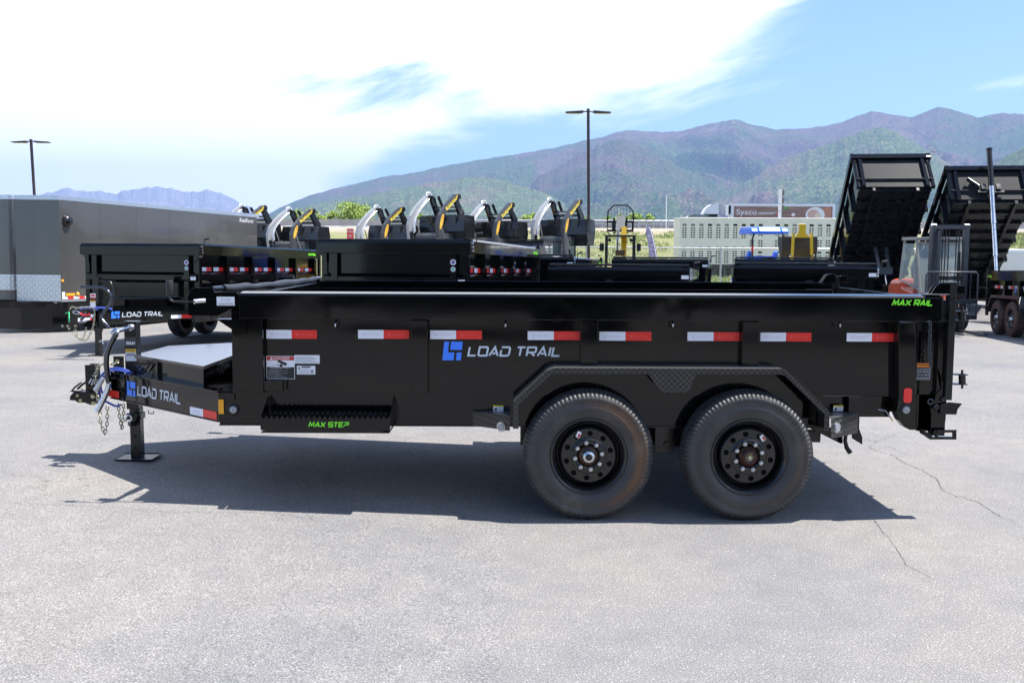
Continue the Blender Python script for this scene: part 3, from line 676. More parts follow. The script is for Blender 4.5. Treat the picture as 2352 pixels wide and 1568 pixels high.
# rails
def rail_prof(y, sgn):     # closed section, outer face at y, sgn +1 for near side (inwards is +y)
    return [(y, ZRB+.004), (y, ZR-.012), (y+sgn*.012, ZR), (y+sgn*.10, ZR+.009), (y+sgn*.10, ZR-.05), (y+sgn*.106, ZR-.055), (y+sgn*.106, ZRB+.05), (y+sgn*.03, ZRB)]
m = MB(); m.prism([(XRL, a, b) for a, b in rail_prof(YR, 1)], (XRX-XRL, 0, 0)); part(m, 'top_rail', BLACK, .003, label='near long top rail with the green lettering')
m = MB(); m.prism([(XRL, a, b) for a, b in rail_prof(mir(YR), -1)], (XRX-XRL, 0, 0)); part(m, 'top_rail', BLACK, .003)
m = MB(); m.prism([(XRL, YR+.108, ZR-.006), (XRL, YR+.108, ZRB+.03), (XRL+.09, YR+.108, ZRB+.03), (XRL+.09, YR+.108, ZR-.006)], (0, 2*(YC-YR)-.216, 0)); part(m, 'front_rail', BLACK, .003)
# wedge under the front of the rail
m = MB(); m.prism([at(497, 733, YR+.02), at(566, 733, YR+.02), at(566, 768, YR+.02), at(533, 757, YR+.02)], (0, .07, 0)); part(m, 'rail_gusset', BLACK)
# stake posts
for a, b in ((566, 603), (944, 982), (1334, 1374), (1705, 1744)):
    m = MB(); x0, x1 = at(a, 800, YR+.03).x, at(b, 800, YR+.03).x; zb_ = ZFL+.006 if b < 1300 else .96
    m.bx(x0, x1, YR+.035, YW-.001, zb_, ZRB-.001); part(m, 'side_post', BLACK, .005)
m = MB(); x0, x1 = at(603, 880, YR+.05).x, at(649, 880, YR+.05).x; m.bx(x0+.002, x1, YR+.05, YW-.001, at(620, 897, YR+.05).z, at(620, 874, YR+.05).z); m.bx(x1, x1+.02, YR+.07, YW-.001, at(620, 896, YR+.05).z, at(620, 872, YR+.05).z); part(m, 'tarp_stop', BLACK, .002)
for px in (770, 1161, 1546, 1930):
    m = MB(); p = at(px, 742, YR+.02); m.tube([p+Vector((0, .05, .02)), p+Vector((0, .01, .0)), p+Vector((0, -.004, -.015)), p+Vector((0, .012, -.028)), p+Vector((0, .05, -.028))], .006, 7); part(m, 'tie_hook', CHROME)
# reflective tapes
for a, b, y0, y1 in ((612, 727.5, 758, 777.5), (822.5, 939.5, 758, 777.5), (988, 1107, 759, 778.5), (1212, 1332, 761, 780.5), (1376.5, 1496.5, 762, 782), (1579, 1699, 763, 782.5), (1746.5, 1864, 764, 783.5), (1944.5, 2061, 765, 784)):
    m = MB(); Y = YW-.003; p, q = at(a, y1, Y), at(b, y0, Y); xm = (p.x+q.x)/2
    m.bx(p.x, xm, Y, Y+.002, p.z, q.z, 0); m.bx(xm+.0005, q.x, Y, Y+.002, p.z, q.z, 1)
    w = xm-p.x
    for k, (x, mi) in enumerate(((p.x, 2), (xm, 3))):
        emblem(m, (x+w*.17, Y-.001, p.z+.018), (1, 0, 0), (0, 0, 1), .018, .019, mi); slab_text(m, 'LOAD TRAIL', (x+w*.17+.024, Y-.001, p.z+.021), (1, 0, 0), (0, 0, 1), .013, w*.55, mi, .18, .15)
    part(m, 'reflective_tape', [RETRO, RED, WHF, REDF])
# big logo
m = MB(); Y = YW-.0025; p, q = at(1016, 827, Y), at(1062, 784.5, Y); emblem(m, (p.x, Y, p.z), (1, 0, 0), (0, 0, 1), (q.x-p.x), q.z-p.z, 0, .10); part(m, 'logo_emblem', BLUE); m = MB()
p, q = at(1073, 818.5, Y), at(1291.5, 795.5, Y); slab_text(m, 'LOAD TRAIL', (p.x, Y, p.z), (1, 0, 0), (0, 0, 1), q.z-p.z, q.x-p.x, 0, .2, .19)
part(m, 'logo_lettering', SILVER)
m = MB(); Y = YR-.0015; p, q = at(2047.5, 702.5, Y), at(2146, 688, Y); slab_text(m, 'MAX RAIL', (p.x, Y, p.z), (1, 0, 0), (0, 0, 1), q.z-p.z, q.x-p.x, 0, .25, .24); part(m, 'rail_lettering', LIME)
# step
YS = 6.175
SP = empty('side_step', OR*0); SP.parent = TR
m = MB(); xa, xb = at(599, 970, YS).x, at(894, 970, YS).x; zt = at(600, 958, YS).z; n = 24; pts = []
for i in range(n*4+1):
    u = i/(n*4); ph = (u*n) % 1.0; pts.append((xa+(xb-xa)*u, YS, zt+.011*math.cos(ph*2*math.pi)))
low = [(xb+(xa-xb)*i/10, YS, at(700, 988, YS).z-.010*math.sin(math.pi*i/10)) for i in range(11)]
m.prism(pts+low, (0, .004, 0)); m.build('step_front', BLACK, SP, OR)
m = MB(); m.prism([(p[0]*1.0, YS+.10, p[2]+.012) for p in pts]+[(xb, YS+.10, zt-.06), (xa, YS+.10, zt-.06)], (0, .004, 0)); m.prism([(p[0]*1.0, YS+.18, p[2]+.012) for p in pts]+[(xb, YS+.18, zt-.06), (xa, YS+.18, zt-.06)], (0, .004, 0))
m.bx(xa, xb, YS+.005, YM-.008, zt-.10, zt-.094); m.build('step_tread', BLACK2, SP, OR)
for x, d in ((xa, -.004), (xb, .0)):
    m = MB(); zz = at(600, 986, YS).z; m.prism([(x+d, YS+.004, zz), (x+d, YS+.004, zt+.0), (x+d, YM-.03, zt+.10), (x+d, YM-.007, zt+.10), (x+d, YM-.007, zz-.0)], (.004, 0, 0)); m.build('step_end_plate', BLACK, SP, OR)
m = MB(); p, q = at(708, 980.5, YS), at(802.5, 968.5, YS); slab_text(m, 'MAX STEP', (p.x, YS-.002, p.z), (1, 0, 0), (0, 0, 1), q.z-p.z, q.x-p.x, 0, .22, .21); m.build('step_lettering', LIME, SP, OR)
# fender
def fender(Y0, sg, mats, side=True):
    m = MB(); K = [(1178, 984), (1179, 922), (1264, 846), (1806, 846), (1905, 944), (1905, 989)]
    C = [at(a, b-(a-1176)*-.0, YF) for a, b in K]; C = [Vector((c.x, 0, c.z)) for c in C]; C[2].z = C[3].z = (C[2].z+C[3].z)/2
    C = C[:2]+[C[2]+Vector((-.02, 0, -.018)), C[2]+Vector((.025, 0, 0)), C[3]-Vector((.025, 0, 0)), C[3]+Vector((.02, 0, -.018))]+C[4:]
    def inner(t):
        out = []
        for i, c in enumerate(C):
            a = C[max(0, i-1)]; b = C[min(len(C)-1, i+1)]; d = (b-a).normalized(); nn = Vector((d.z, 0, -d.x)); out.append(c+nn*t)
        return out
    I = inner(.005); I2 = inner(.036)
    y = lambda q: Y0+sg*q
    for i in range(len(C)-1):
        m.prism([(C[i].x, y(0), C[i].z), (C[i+1].x, y(0), C[i+1].z), (I[i+1].x, y(0), I[i+1].z), (I[i].x, y(0), I[i].z)], (0, sg*(YW-YF-.002), 0))
        m.prism([(C[i].x, y(-.0015), C[i].z+.0), (C[i+1].x, y(-.0015), C[i+1].z), (I2[i+1].x, y(-.0015), I2[i+1].z), (I2[i].x, y(-.0015), I2[i].z)], (0, sg*.0045, 0))
    g = [at(a, b, YF) for a, b in ((1487, 857), (1599, 857), (1584, 896), (1576, 901), (1526, 901), (1517, 896))]
    m.prism([(p.x, y(-.003), p.z) for p in g], (0, sg*.004, 0))
    return m
part(fender(YF, 1, None), 'fender', TREAD, label='near tread plate fender over both wheels')
part(fender(mir(YF), -1, None), 'fender', TREAD)
# wheels: outer sidewall at 6.17
for s in (0, 1):
    for k, (wx, cap, ty, ph) in enumerate(((.488, 'silver', TY_A, .25), (1.504, 'rusty', TY_B, .46))):
        loc = Vector((wx, 6.150 if not s else mir(6.150), .417))-OR
        wheel(TR, loc, cap, ty if not s else TY_B, ph, flip=bool(s), R0=.42)
for x, r, ang in ((.488-.063, .112, 63), (1.504+.088, .112, 56)):
    m = MB(); c = Vector((.488 if x < 1 else 1.504, 6.150+.041, .417)); u = Vector((math.cos(R(-25 if x < 1 else 32)), 0, math.sin(R(-25 if x < 1 else 32)))); w = Vector((-u.z, 0, u.x)); o = c+Vector((x-c.x, 0, r+.022 if x < 1 else .118))
    m.quad(o-u*.013-w*.02, o+u*.013-w*.02, o+u*.013+w*.02, o-u*.013+w*.02, 0); o2 = o+Vector((0, -.001, 0)); m.quad(o2-u*.002-w*.016, o2+u*.011-w*.016, o2+u*.011+w*.008, o2-u*.002+w*.008, 1); part(m, 'rim_sticker', [WHITE, DRED])
for wx, st, a0, rr in ((.488, 'ST235/85R16', 158, .343), (.488, 'RADIAL', 40, .343), (1.504, 'ST235/85R16', 62, .343)):
    m = MB(); a = R(a0)
    for ch in st:
        c = Vector((wx+math.cos(a)*rr, 6.150-.006, .417+math.sin(a)*rr)); ux = Vector((math.sin(a), 0, -math.cos(a))); uz = Vector((math.cos(a), 0, math.sin(a)))
        if ch != ' ': m.text(ch, c, ux, uz, .024)
        a -= .075
    part(m, 'tyre_lettering', mat('tyre_letter_rubber', (.085, .085, .088), .5))
# axle hanger between the wheels
m = MB(); a, b = at(1504, 985, 6.5), at(1548, 1041, 6.5); m.bx(a.x, b.x, 6.5, 6.62, b.z, a.z+.03); m.bx(at(1204, 990, 6.6).x, at(1890, 990, 6.6).x, 6.64, 6.70, .42, .50); m.bx(at(1195, 990, 6.6).x, at(1218, 990, 6.6).x, 6.5, 6.7, .42, .56); m.bx(a.x-.08, b.x+.08, 6.62, 6.64, .40, .47)
m.bx(.1, 1.9, mir(6.70), mir(6.64), .42, .50); m.bx(.44, .52, 6.42, mir(6.42), .37, .45); m.bx(1.44, 1.52, 6.42, mir(6.42), .37, .45); part(m, 'axle_hanger', BLACK2, .004)
m = MB(); p = at(1531, 1021, 6.49); m.cyl(p+Vector((0, .02, 0)), p-Vector((0, .012, 0)), .018, 14); part(m, 'hanger_bolt', RIMD)
# small steps with marker lamps ahead of and behind the fender
for k, (P, Lc, Lr) in enumerate(((((1086, 946), (1171, 969), (1171, 1001), (1087, 977)), (1151.5, 980), .024), (((1909, 962), (1970, 944), (1970, 985), (1910, 1007)), (1921.5, 981), .026))):
    m = MB(); ys = (6.40, 6.22, 6.22, 6.40) if k == 0 else (6.17, 6.36, 6.36, 6.17)
    Q = [at(a, b, y) for (a, b), y in zip(P, ys)]; Q[1].z = Q[0].z; Q[2].z = Q[3].z
    m.prism(Q, (0, .006, 0)); m.prism([Q[0]+Vector((0, 0, .001)), Q[1]+Vector((0, 0, .001)), Vector((Q[1].x, YM-.008, Q[1].z+.001)), Vector((Q[0].x, YM-.008, Q[0].z+.001))], (0, 0, .005))
    part(m, 'corner_step', TREAD)
    n_ = (Q[1]-Q[0]).cross(Vector((0, 0, 1))).normalized(); n_ = n_ if n_.y < 0 else -n_; c = hit(Lc[0], Lc[1], Q[0], n_)
    m = MB(); m.cyl(c+n_*-.005, c+n_*.006, Lr*1.35, 24, 0); m.cyl(c+n_*.006, c+n_*.012, Lr, 24, 1); part(m, 'marker_lamp', [CHROME, LENS])
    m = MB(); a, b = at((1133, 1913)[k], 943, YM), at((1156, 1936)[k], 930, YM); w = b.x-a.x; h = b.z-a.z; y = YM-.0085
    m.bx(a.x, b.x, y, y+.0008, a.z, a.z+h*.72, 0); m.bx(a.x, b.x, y, y+.0008, a.z+h*.72+.0003, b.z, 1); m.text('CAUTION', (a.x+w*.2, y-.001, a.z+h*.77), (1, 0, 0), (0, 0, 1), h*.16, w*.6, 2)
    hp = [(.1, .1), (.3, .1), (.42, .3), (.36, .62), (.3, .4), (.27, .66), (.2, .4), (.15, .6), (.1, .35)]; m.add([(a.x+w*u, y-.001, a.z+h*v) for u, v in hp], [tuple(range(len(hp)))], 2)
    for i in range(4): m.quad((a.x+w*.5, y-.001, a.z+h*(.12+i*.15)), (a.x+w*.95, y-.001, a.z+h*(.12+i*.15)), (a.x+w*.95, y-.001, a.z+h*(.17+i*.15)), (a.x+w*.5, y-.001, a.z+h*(.17+i*.15)), 3)
    part(m, 'caution_sticker', [WHITE, YELLOW, INK, GREYINK])
# rear underframe bracket, D-ring
m = MB(); a, b = at(1950, 912, 6.38), at(1972, 1008, 6.38); m.bx(a.x, b.x, 6.375, 6.40, b.z+.06, a.z); m.prism([at(1958, 985, 6.37), at(1974, 985, 6.37), at(1981, 1004, 6.37), at(1981, 1021, 6.37), at(1960, 1008, 6.37)], (0, .03, 0))
m.prism([at(1858, 982, 6.42), at(1930, 1018, 6.42), at(1936, 1018, 6.42), at(1936, 982, 6.42)], (0, .02, 0)); part(m, 'rear_bracket', BLACK, .002)
m = MB(); m.tube([at(a, b, 6.36) for a, b in ((1951, 985), (1943, 995), (1941, 1012), (1945, 1028), (1953, 1039))], [.012, .012, .013, .015, .017], 9); part(m, 'tie_ring', BLACK)
m = MB(); m.tube([at(a, b, 6.45) for a, b in ((2017, 936), (2030, 940), (2040, 950), (2050, 966))], .004, 6); m.tube([at(a, b, 6.44) for a, b in ((2017, 940), (2034, 943), (2048, 961))], .003, 6, 1); part(m, 'lamp_wire', [AMBER, WHF])
# rear tail panel
m = MB(); m.prism([at(a, b, YR+.01) for a, b in ((2064, 741), (2104, 741), (2104, 987), (2090, 987), (2078, 981), (2066, 966), (2058, 948), (2064, 915))], (0, .085, 0)); part(m, 'tail_post', BLACK, .004)
m = MB(); m.bx(at(2105, 900, YW).x, at(2158, 900, YW).x, YW-.04, YW-.001, at(2110, 987, YW).z, ZRB-.002); m.prism([at(a, b, YR+.06) for a, b in ((2105, 905), (2150, 905), (2150, 987), (2105, 987))], (0, .03, 0)); part(m, 'tail_panel', BLACK, .002)
m = MB(); p, q = at(2075, 925, YR+.005), at(2095, 891, YR+.005); r = .018
pts = []
for cx, cz, a0 in ((q.x-r, q.z-r, 0), (p.x+r, q.z-r, 90), (p.x+r, p.z+r, 180), (q.x-r, p.z+r, 270)): pts += [(cx+r*math.cos(R(a0+i*22.5)), YR+.004, cz+r*math.sin(R(a0+i*22.5))) for i in range(5)]
m.prism(pts, (0, .006, 0)); part(m, 'tail_lamp', RLENS)
def round_lamp(c, r=.024):
    m = MB(); m.lathe([(r*1.55, .004), (r*1.5, -.004), (r*1.2, -.006)], c, n=28, mi=0); m.lathe([(r, -.004), (r*.85, -.010), (.001, -.012)], c, n=28, mi=1); m.lathe([(.004, -.011), (.003, -.014), (.0005, -.0145)], c, n=8, mi=0); part(m, 'marker_lamp', [BLACK2, LENS])
round_lamp(at(536, 940.5, YM)); round_lamp(at(2081, 941, YR+.006))
# rear gate post and hardware
m = MB(); x0, x1 = at(2181, 700, 6.29).x, at(2197, 700, 6.29).x; zt_ = at(2190, 651, 6.29).z; m.bx(x0, x1, 6.29, 6.35, at(2190, 919, 6.29).z, zt_); m.bx(x0-.012, x1+.016, 6.28, 6.36, zt_+.001, zt_+.008)
part(m, 'gate_post', BLACK2, .003, label='square gate post at the near rear corner')
m = MB(); m.bx(x0, x1, mir(6.35), mir(6.29), .6, zt_-.02); part(m, 'gate_post', BLACK2, .003)
m = MB(); m.bx(x0+.012, x1-.004, 6.36, mir(6.36), .62, ZR-.03)
for i in range(6): m.bx(x1-.004, x1+.02, 6.5+i*.36, 6.54+i*.36, .62, ZR-.05)
part(m, 'tail_gate', BLACK2)
for sg in (0, 1):
    m = MB(); yy = 6.31 if not sg else mir(6.31)-.05
    P = [Vector((at(a, b, 6.31).x, yy, at(a, b, 6.31).z)) for a, b in ((2136, 678), (2150, 657), (2158, 651), (2176, 650), (2182, 656), (2182, 678))]; m.prism(P, (0, .012, 0)); m.prism([p+Vector((0, .05, 0)) for p in P], (0, .012, 0))
    c = at(2163, 664, 6.31); m.cyl((c.x, yy-.012, c.z), (c.x, yy+.075, c.z), .022, 14); m.bx(at(2199, 660, 6.3).x, at(2219, 660, 6.3).x, yy, yy+.04, at(2200, 676, 6.3).z, at(2200, 656, 6.3).z); part(m, 'gate_hinge', BLACK, .002)
m = MB(); m.bx(at(2128, 682, YR).x, at(2181, 682, YR).x, YR-.004, YR+.09, ZR+.010, ZR+.016); part(m, 'rail_end_plate', mat('worn_bright_steel', (.5, .5, .52), .3, metal=1))
m = MB(); m.bx(at(2154, 800, 6.33).x, at(2176, 800, 6.33).x, 6.325, 6.37, at(2160, 920, 6.33).z, at(2160, 737, 6.33).z); m.bx(at(2105, 745, 6.36).x, at(2154, 745, 6.36).x, 6.35, 6.39, at(2120, 760, 6.36).z, at(2120, 738, 6.36).z-.002); part(m, 'corner_post', BLACK, .003)
m = MB(); P = at(2146, 832, 6.33); m.prism([at(a, b, 6.315) for a, b in ((2155, 845), (2162, 845), (2162, 893), (2150, 905), (2144, 930), (2150, 948), (2168, 950), (2176, 935), (2166, 905), (2170, 893), (2170, 846), (2155, 846))][:10], (0, .008, 0)); part(m, 'latch_arm', BLACK)
m = MB(); m.prism([at(a, b, 6.29) for a, b in ((2160, 929), (2180, 923.5), (2210.5, 926.5), (2200, 939), (2197, 952), (2160, 951))], (0, .008, 0)); m.prism([at(a, b, 6.32) for a, b in ((2137, 925), (2152, 912), (2166, 918), (2166, 950), (2138, 948))], (0, .01, 0))
for q in ((2151, 937), (2187, 938)): c = at(*q, 6.288); m.cyl(c, c+Vector((0, .03, 0)), .012, 12)
part(m, 'latch_claw', BLACK, .0015)
for q, r in (((2137, 922), .017), ((2151, 935), .014), ((2168, 917), .010)):
    m = MB(); c = at(*q, 6.295); m.tube([c+Vector((math.cos(a)*r, 0, math.sin(a)*r)) for a in [i*.6283 for i in range(10)]], .0045, 7, closed=True); part(m, 'latch_washer', DCH)
m = MB(); m.bx(at(2138, 960, 6.33).x, at(2171, 960, 6.33).x, 6.325, 6.37, at(2140, 1000, 6.33).z, at(2140, 919, 6.33).z+.0); part(m, 'gate_leg', BLACK, .003)
m = MB(); m.prism([at(a, b, 6.29) for a, b in ((2119, 987), (2124, 991), (2136, 994.5), (2146, 1009), (2136, 1009), (2121, 998))], (0, .06, 0))
Qo = [at(a, b, 6.28) for a, b in ((2152, 987), (2197, 987), (2197, 1009), (2146, 1009))]; Qi = [at(a, b, 6.28) for a, b in ((2158, 993), (2188, 993), (2188, 1003), (2154, 1003))]
for i in range(4): j = (i+1) % 4; m.prism([Qo[i], Qo[j], Qi[j], Qi[i]], (0, .008, 0))
m.bx(Qo[3].x, Qo[1].x, 6.288, 6.36, Qo[2].z, Qo[2].z+.006); part(m, 'ramp_catch', BLACK)
for y0, y1 in ((707, 743), (852, 889)):
    m = MB(); c0, c1 = at(2210, y0, 6.33), at(2210, y1, 6.33); m.cyl(c0-Vector((0, 0, .02)), c1+Vector((0, 0, .02)), .022, 14); m.bx(c0.x-.06, c0.x+.028, 6.30, 6.36, c0.z-.024, c0.z-.018); m.bx(c0.x-.06, c0.x+.028, 6.30, 6.36, c1.z+.018, c1.z+.024); m.cyl(c0-Vector((0, 0, .018)), c0+Vector((0, 0, .008)), .008, 8); m.cyl(c1+Vector((0, 0, .018)), c1-Vector((0, 0, .008)), .008, 8); part(m, 'roller_hinge', BLACK2, .0015)
# warning sticker at the tail
def rect(m, a, b, Y, mi, dy=0.0): m.bx(a.x, b.x, Y+dy, Y+dy+.0008, a.z, b.z, mi)
m = MB(); Y = YW-.043; a, b = at(2104, 871, Y), at(2137, 833, Y); w = b.x-a.x; h = b.z-a.z
rect(m, a, b, Y, 0); m.bx(a.x+.003, b.x-.002, Y-.0012, Y-.0005, b.z-h*.27, b.z-.003, 1); m.text('WARNING', (a.x+w*.12, Y-.002, b.z-h*.2), (1, 0, 0), (0, 0, 1), h*.13, w*.84, 0)
for i, t_ in enumerate(('Do not operate', 'DUMP TRAILERS', 'with out properly', 'securing rear latch.')): m.text(t_, (a.x+w*.05, Y-.0015, b.z-h*(.42+.165*i)), (1, 0, 0), (0, 0, 1), h*.085, w*.88, 2)
m.bx(a.x, b.x, Y-.0012, Y-.0005, a.z, a.z+.002, 2); m.bx(b.x-.002, b.x, Y-.0012, Y-.0005, a.z+.0021, b.z-h*.27-.001, 2)
part(m, 'warning_sticker', [INK, ORANGE, WHITE])
# danger sticker and paper labels
m = MB(); Y = YW-.003; a, b = at(612.5, 870, Y), at(676.5, 817.5, Y); w = b.x-a.x; h = b.z-a.z
rect(m, a, b, Y, 0); m.bx(a.x+.003, b.x-.003, Y-.001, Y-.0003, b.z-h*.185, b.z-.003, 1); m.bx(a.x+.003, b.x-.003, Y-.001, Y-.0003, a.z+.003, a.z+h*.52, 2)
m.text('DANGER', (a.x+w*.27, Y-.002, b.z-h*.155), (1, 0, 0), (0, 0, 1), h*.12, w*.56, 0); m.add([(a.x+w*.13, Y-.002, b.z-h*.155), (a.x+w*.24, Y-.002, b.z-h*.155), (a.x+w*.185, Y-.002, b.z-h*.035)], [(0, 1, 2)], 0)
m.text('AVOID SERIOUS INJURY OR DEATH!', (a.x+w*.15, Y-.002, a.z+h*.465), (1, 0, 0), (0, 0, 1), h*.032, w*.7, 0)
for i, t_ in enumerate(('1. Stand clear of dump body when operating.', '2. Do not allow others to stand in operating area or in an area', 'where an upset load might fall.', '3. Before dumping, make sure doors are open fully and secured,', 'latched to the sides of the dump bed.', '4. Do not leave raised dump bed unattended.', '5. Do not raise a loaded bed if trailer is on uneven ground.', '6. Never get under dump bed unless safety prop is in position.')): m.text(t_, (a.x+w*(.03 if t_[1] == '.' else .07), Y-.002, a.z+h*(.405-.052*i)), (1, 0, 0), (0, 0, 1), h*.024, None, 0)
dp = [(.38, .76), (.44, .84), (.74, .68), (.70, .585), (.62, .62)]; m.add([(a.x+w*u, Y-.002, a.z+h*v) for u, v in dp], [tuple(range(5))], 2)
m.bx(a.x+w*.2, a.x+w*.72, Y-.0015, Y-.001, a.z+h*.595, a.z+h*.605, 2); m.lathe([(.010, 0), (.009, -.001)], (a.x+w*.52, Y-.001, a.z+h*.59), n=16, mi=2); m.add([(a.x+w*u, Y-.002, a.z+h*v) for u, v in ((.34, .66), (.38, .66), (.50, .60), (.46, .60))], [(0, 1, 2, 3)], 2)
part(m, 'danger_sticker', [WHITE, DRED, INK])
m = MB(); a, b = at(676.8, 834.5, Y), at(734, 815.5, Y); rect(m, a, b, Y, 0); w = b.x-a.x; h = b.z-a.z
for i in range(6): m.bx(a.x+w*.03, a.x+w*(.93-.1*(i % 3)), Y-.001, Y-.0005, a.z+h*(.12+.13*i), a.z+h*(.16+.13*i), 1)
part(m, 'data_plate', [WHITE, GREYINK])
m = MB(); a, b = at(682, 859.5, Y), at(724, 840, Y); rect(m, a, b, Y, 0); w = b.x-a.x; h = b.z-a.z
m.bx(a.x+w*.25, a.x+w*.75, Y-.001, Y-.0005, b.z-h*.2, b.z-h*.06, 1); m.lathe([(.006, 0), (.005, -.001)], (a.x+w*.12, Y-.001, b.z-h*.25), n=14, mi=1); m.bx(a.x+w*.75, a.x+w*.9, Y-.001, Y-.0005, a.z+h*.12, a.z+h*.55, 2)
for i in range(4): m.bx(a.x+w*.06, a.x+w*.68, Y-.001, Y-.0005, a.z+h*(.12+.15*i), a.z+h*(.16+.15*i), 2)
part(m, 'data_plate', [WHITE, INK, GREYINK])
# ---- tarp roll, bracket, crank
m = MB(); P0, P1 = at(492, 664.5, YR+.05), at(733, 637, mir(YR)-.05); P1.z = P0.z+.0; pts = [P0+(P1-P0)*(i/16)+Vector((0, 0, -.012*math.sin(math.pi*i/16)+.004*math.sin(i*2.1))) for i in range(17)]
m.tube(pts[1:-1], [.026+.004*math.sin(i*.9)+.002*math.sin(i*2.7) for i in range(15)], 14); part(m, 'tarp_roll', mat('black_vinyl_tarp', (.022, .022, .024), .42, bump=.15, bs=30))
m = MB(); m.cyl(P0-(P1-P0)*.012, P0+(P1-P0)*.07, .019, 16); part(m, 'tarp_axle', BLACK); m = MB(); m.cyl(P1-(P1-P0)*.07, P1+(P1-P0)*.01, .019, 16)
part(m, 'tarp_axle', BLACK)
TB = empty('tarp_bracket', OR*0); TB.parent = TR
for sg in (0, 1):
    m = MB(); Yb = YR-.006 if not sg else mir(YR)-.002
    P = [at(a, b, YR-.006) for a, b in ((431, 680), (443, 661), (489, 661), (494, 671.5), (544, 671.5), (549, 676), (549, 695), (543, 704), (500, 726), (432, 724))]; m.prism([(p.x, Yb, p.z) for p in P], (0, .008, 0)); m.bx(P[1].x+.01, P[3].x-.01, Yb+.008, Yb+.07, P[1].z-.008, P[1].z-.002)
    m.build('side_plate', BLACK, TB, OR, .0015)
m = MB(); c = at(459, 692, YR-.02); m.cyl(at(446, 692.5, YR-.05), at(470, 690.5, YR-.01), .017, 16)
m.build('ratchet_shaft', CHROME, TB, OR)
m = MB(); pts = []
for i in range(24):
    a = i/24*6.2832; r = .045 if i % 3 == 0 else .026; pts.append(c+Vector((math.cos(a)*r+.01, 0, math.sin(a)*r)))
m.prism(pts, (0, .006, 0)); m.build('ratchet_wheel', BLACK, TB, OR)
m = MB(); m.tube([at(444, 693, YR-.05), at(400, 692.5, YR-.05), at(392, 689, YR-.05), at(389.5, 679, YR-.05)], .007, 10); m.build('crank_rod', BLACK2, TB, OR)
m = MB(); g0, g1 = at(389.8, 680, YR-.05), at(389.2, 644, YR-.05); m.tube([g0, g0+(g1-g0)*.08, g0+(g1-g0)*.5, g0+(g1-g0)*.94, g1], [.014, .019, .0215, .0225, .020], 16); m.build('crank_grip', RUBBER, TB, OR)
m = MB(); a, b = at(498, 701.5, YR-.008), at(538.5, 681.5, YR-.008); Y = YR-.008; w = b.x-a.x; h = b.z-a.z; m.bx(a.x, b.x, Y, Y+.001, a.z, b.z, 0); m.text('371334', (a.x+w*.2, Y-.001, a.z+h*.52), (1, 0, 0), (0, 0, 1), h*.26, w*.58, 1)
for i in range(26):
    if (i*7) % 5 != 2: m.bx(a.x+w*(.08+.033*i), a.x+w*(.08+.033*i+.016+.006*(i % 3)), Y-.001, Y-.0005, a.z+h*.08, a.z+h*.22, 1)
m.bx(a.x+w*.05, a.x+w*.95, Y-.001, Y-.0005, a.z+h*.30, a.z+h*.33, 1); m.build('stock_label', [WHITE, GREYINK], TB, OR)
# ---- toolbox on the tongue
TBX = empty('tool_box', OR*0); TBX.parent = TR
LID = [Vector(p) for p in ((-2.795, 7.28, 0), (-2.073, 6.61, 0), (-2.05, 8.42, 0), (-2.78, 7.97, 0))]
m = MB(); m.prism([p+Vector((0, 0, .919)) for p in LID], (0, 0, .007)); m.prism([p+Vector((0, 0, .904)) for p in LID], (0, 0, .0145)); m.build('lid', mat('satin_black_lid', (.035, .036, .040), .24, coat=.5, coat2=0) if False else mat('satin_black_lid', (.022, .023, .026), .16, coat=.4, bump=.03, bs=5), TBX, OR, .002)
c0 = sum(LID, Vector())/4; B = [c0+(p-c0)*.965 for p in LID]
m = MB(); m.prism([p+Vector((0, 0, .65)) for p in B], (0, 0, .2535)); m.build('box_body', BLACK, TBX, OR, .003)
nb = Vector((-.67, -.74, 0)).normalized(); dirb = (LID[1]-LID[0]).normalized(); pl = B[0]+nb*.004
def tb(px, py): return hit(px, py, pl, nb)
m = MB(); p = tb(451, 861); q = tb(466, 861); w = (q-p).length; c = (p+q)/2
sh = [(-.5, -.45), (0, -.8), (.5, -.45), (.5, .5), (.25, .8), (0, .68), (-.25, .8), (-.5, .5)]
m.add([c+dirb*(u*w)+Vector((0, 0, v*w*.85)) for u, v in sh], [tuple(range(8))], 0); c2 = c+nb*.001; m.add([c2+dirb*(u*w*.82)+Vector((0, 0, v*w*.68)) for u, v in sh], [tuple(range(8))], 1); c3 = c2+nb*.001; m.text('233', c3-dirb*(w*.33)-Vector((0, 0, .008)), dirb, (0, 0, 1), .017, w*.66, 0)
p = tb(447, 878); q = tb(468, 878); m.quad(p-Vector((0, 0, .008)), q-Vector((0, 0, .008)), q+Vector((0, 0, .008)), p+Vector((0, 0, .008)), 1); m.build('lock_sticker', [WHITE, YELLOW], TBX, OR)
m = MB(); p = tb(335, 835); m.box(p+nb*.01, (.09, .02, .02)); p = tb(350, 842); m.cyl(p+nb*.02+Vector((0, 0, .02)), p+nb*.02-dirb*.08-Vector((0, 0, .04)), .007, 8); m.build('lid_latch', BLACK2, TBX, OR)
for yy in (6.95, 7.5):
    m = MB(); m.bx(-2.066, -2.04, yy-.03, yy+.03, .83, .895); m.build('lid_hinge', BLACK2, TBX, OR)
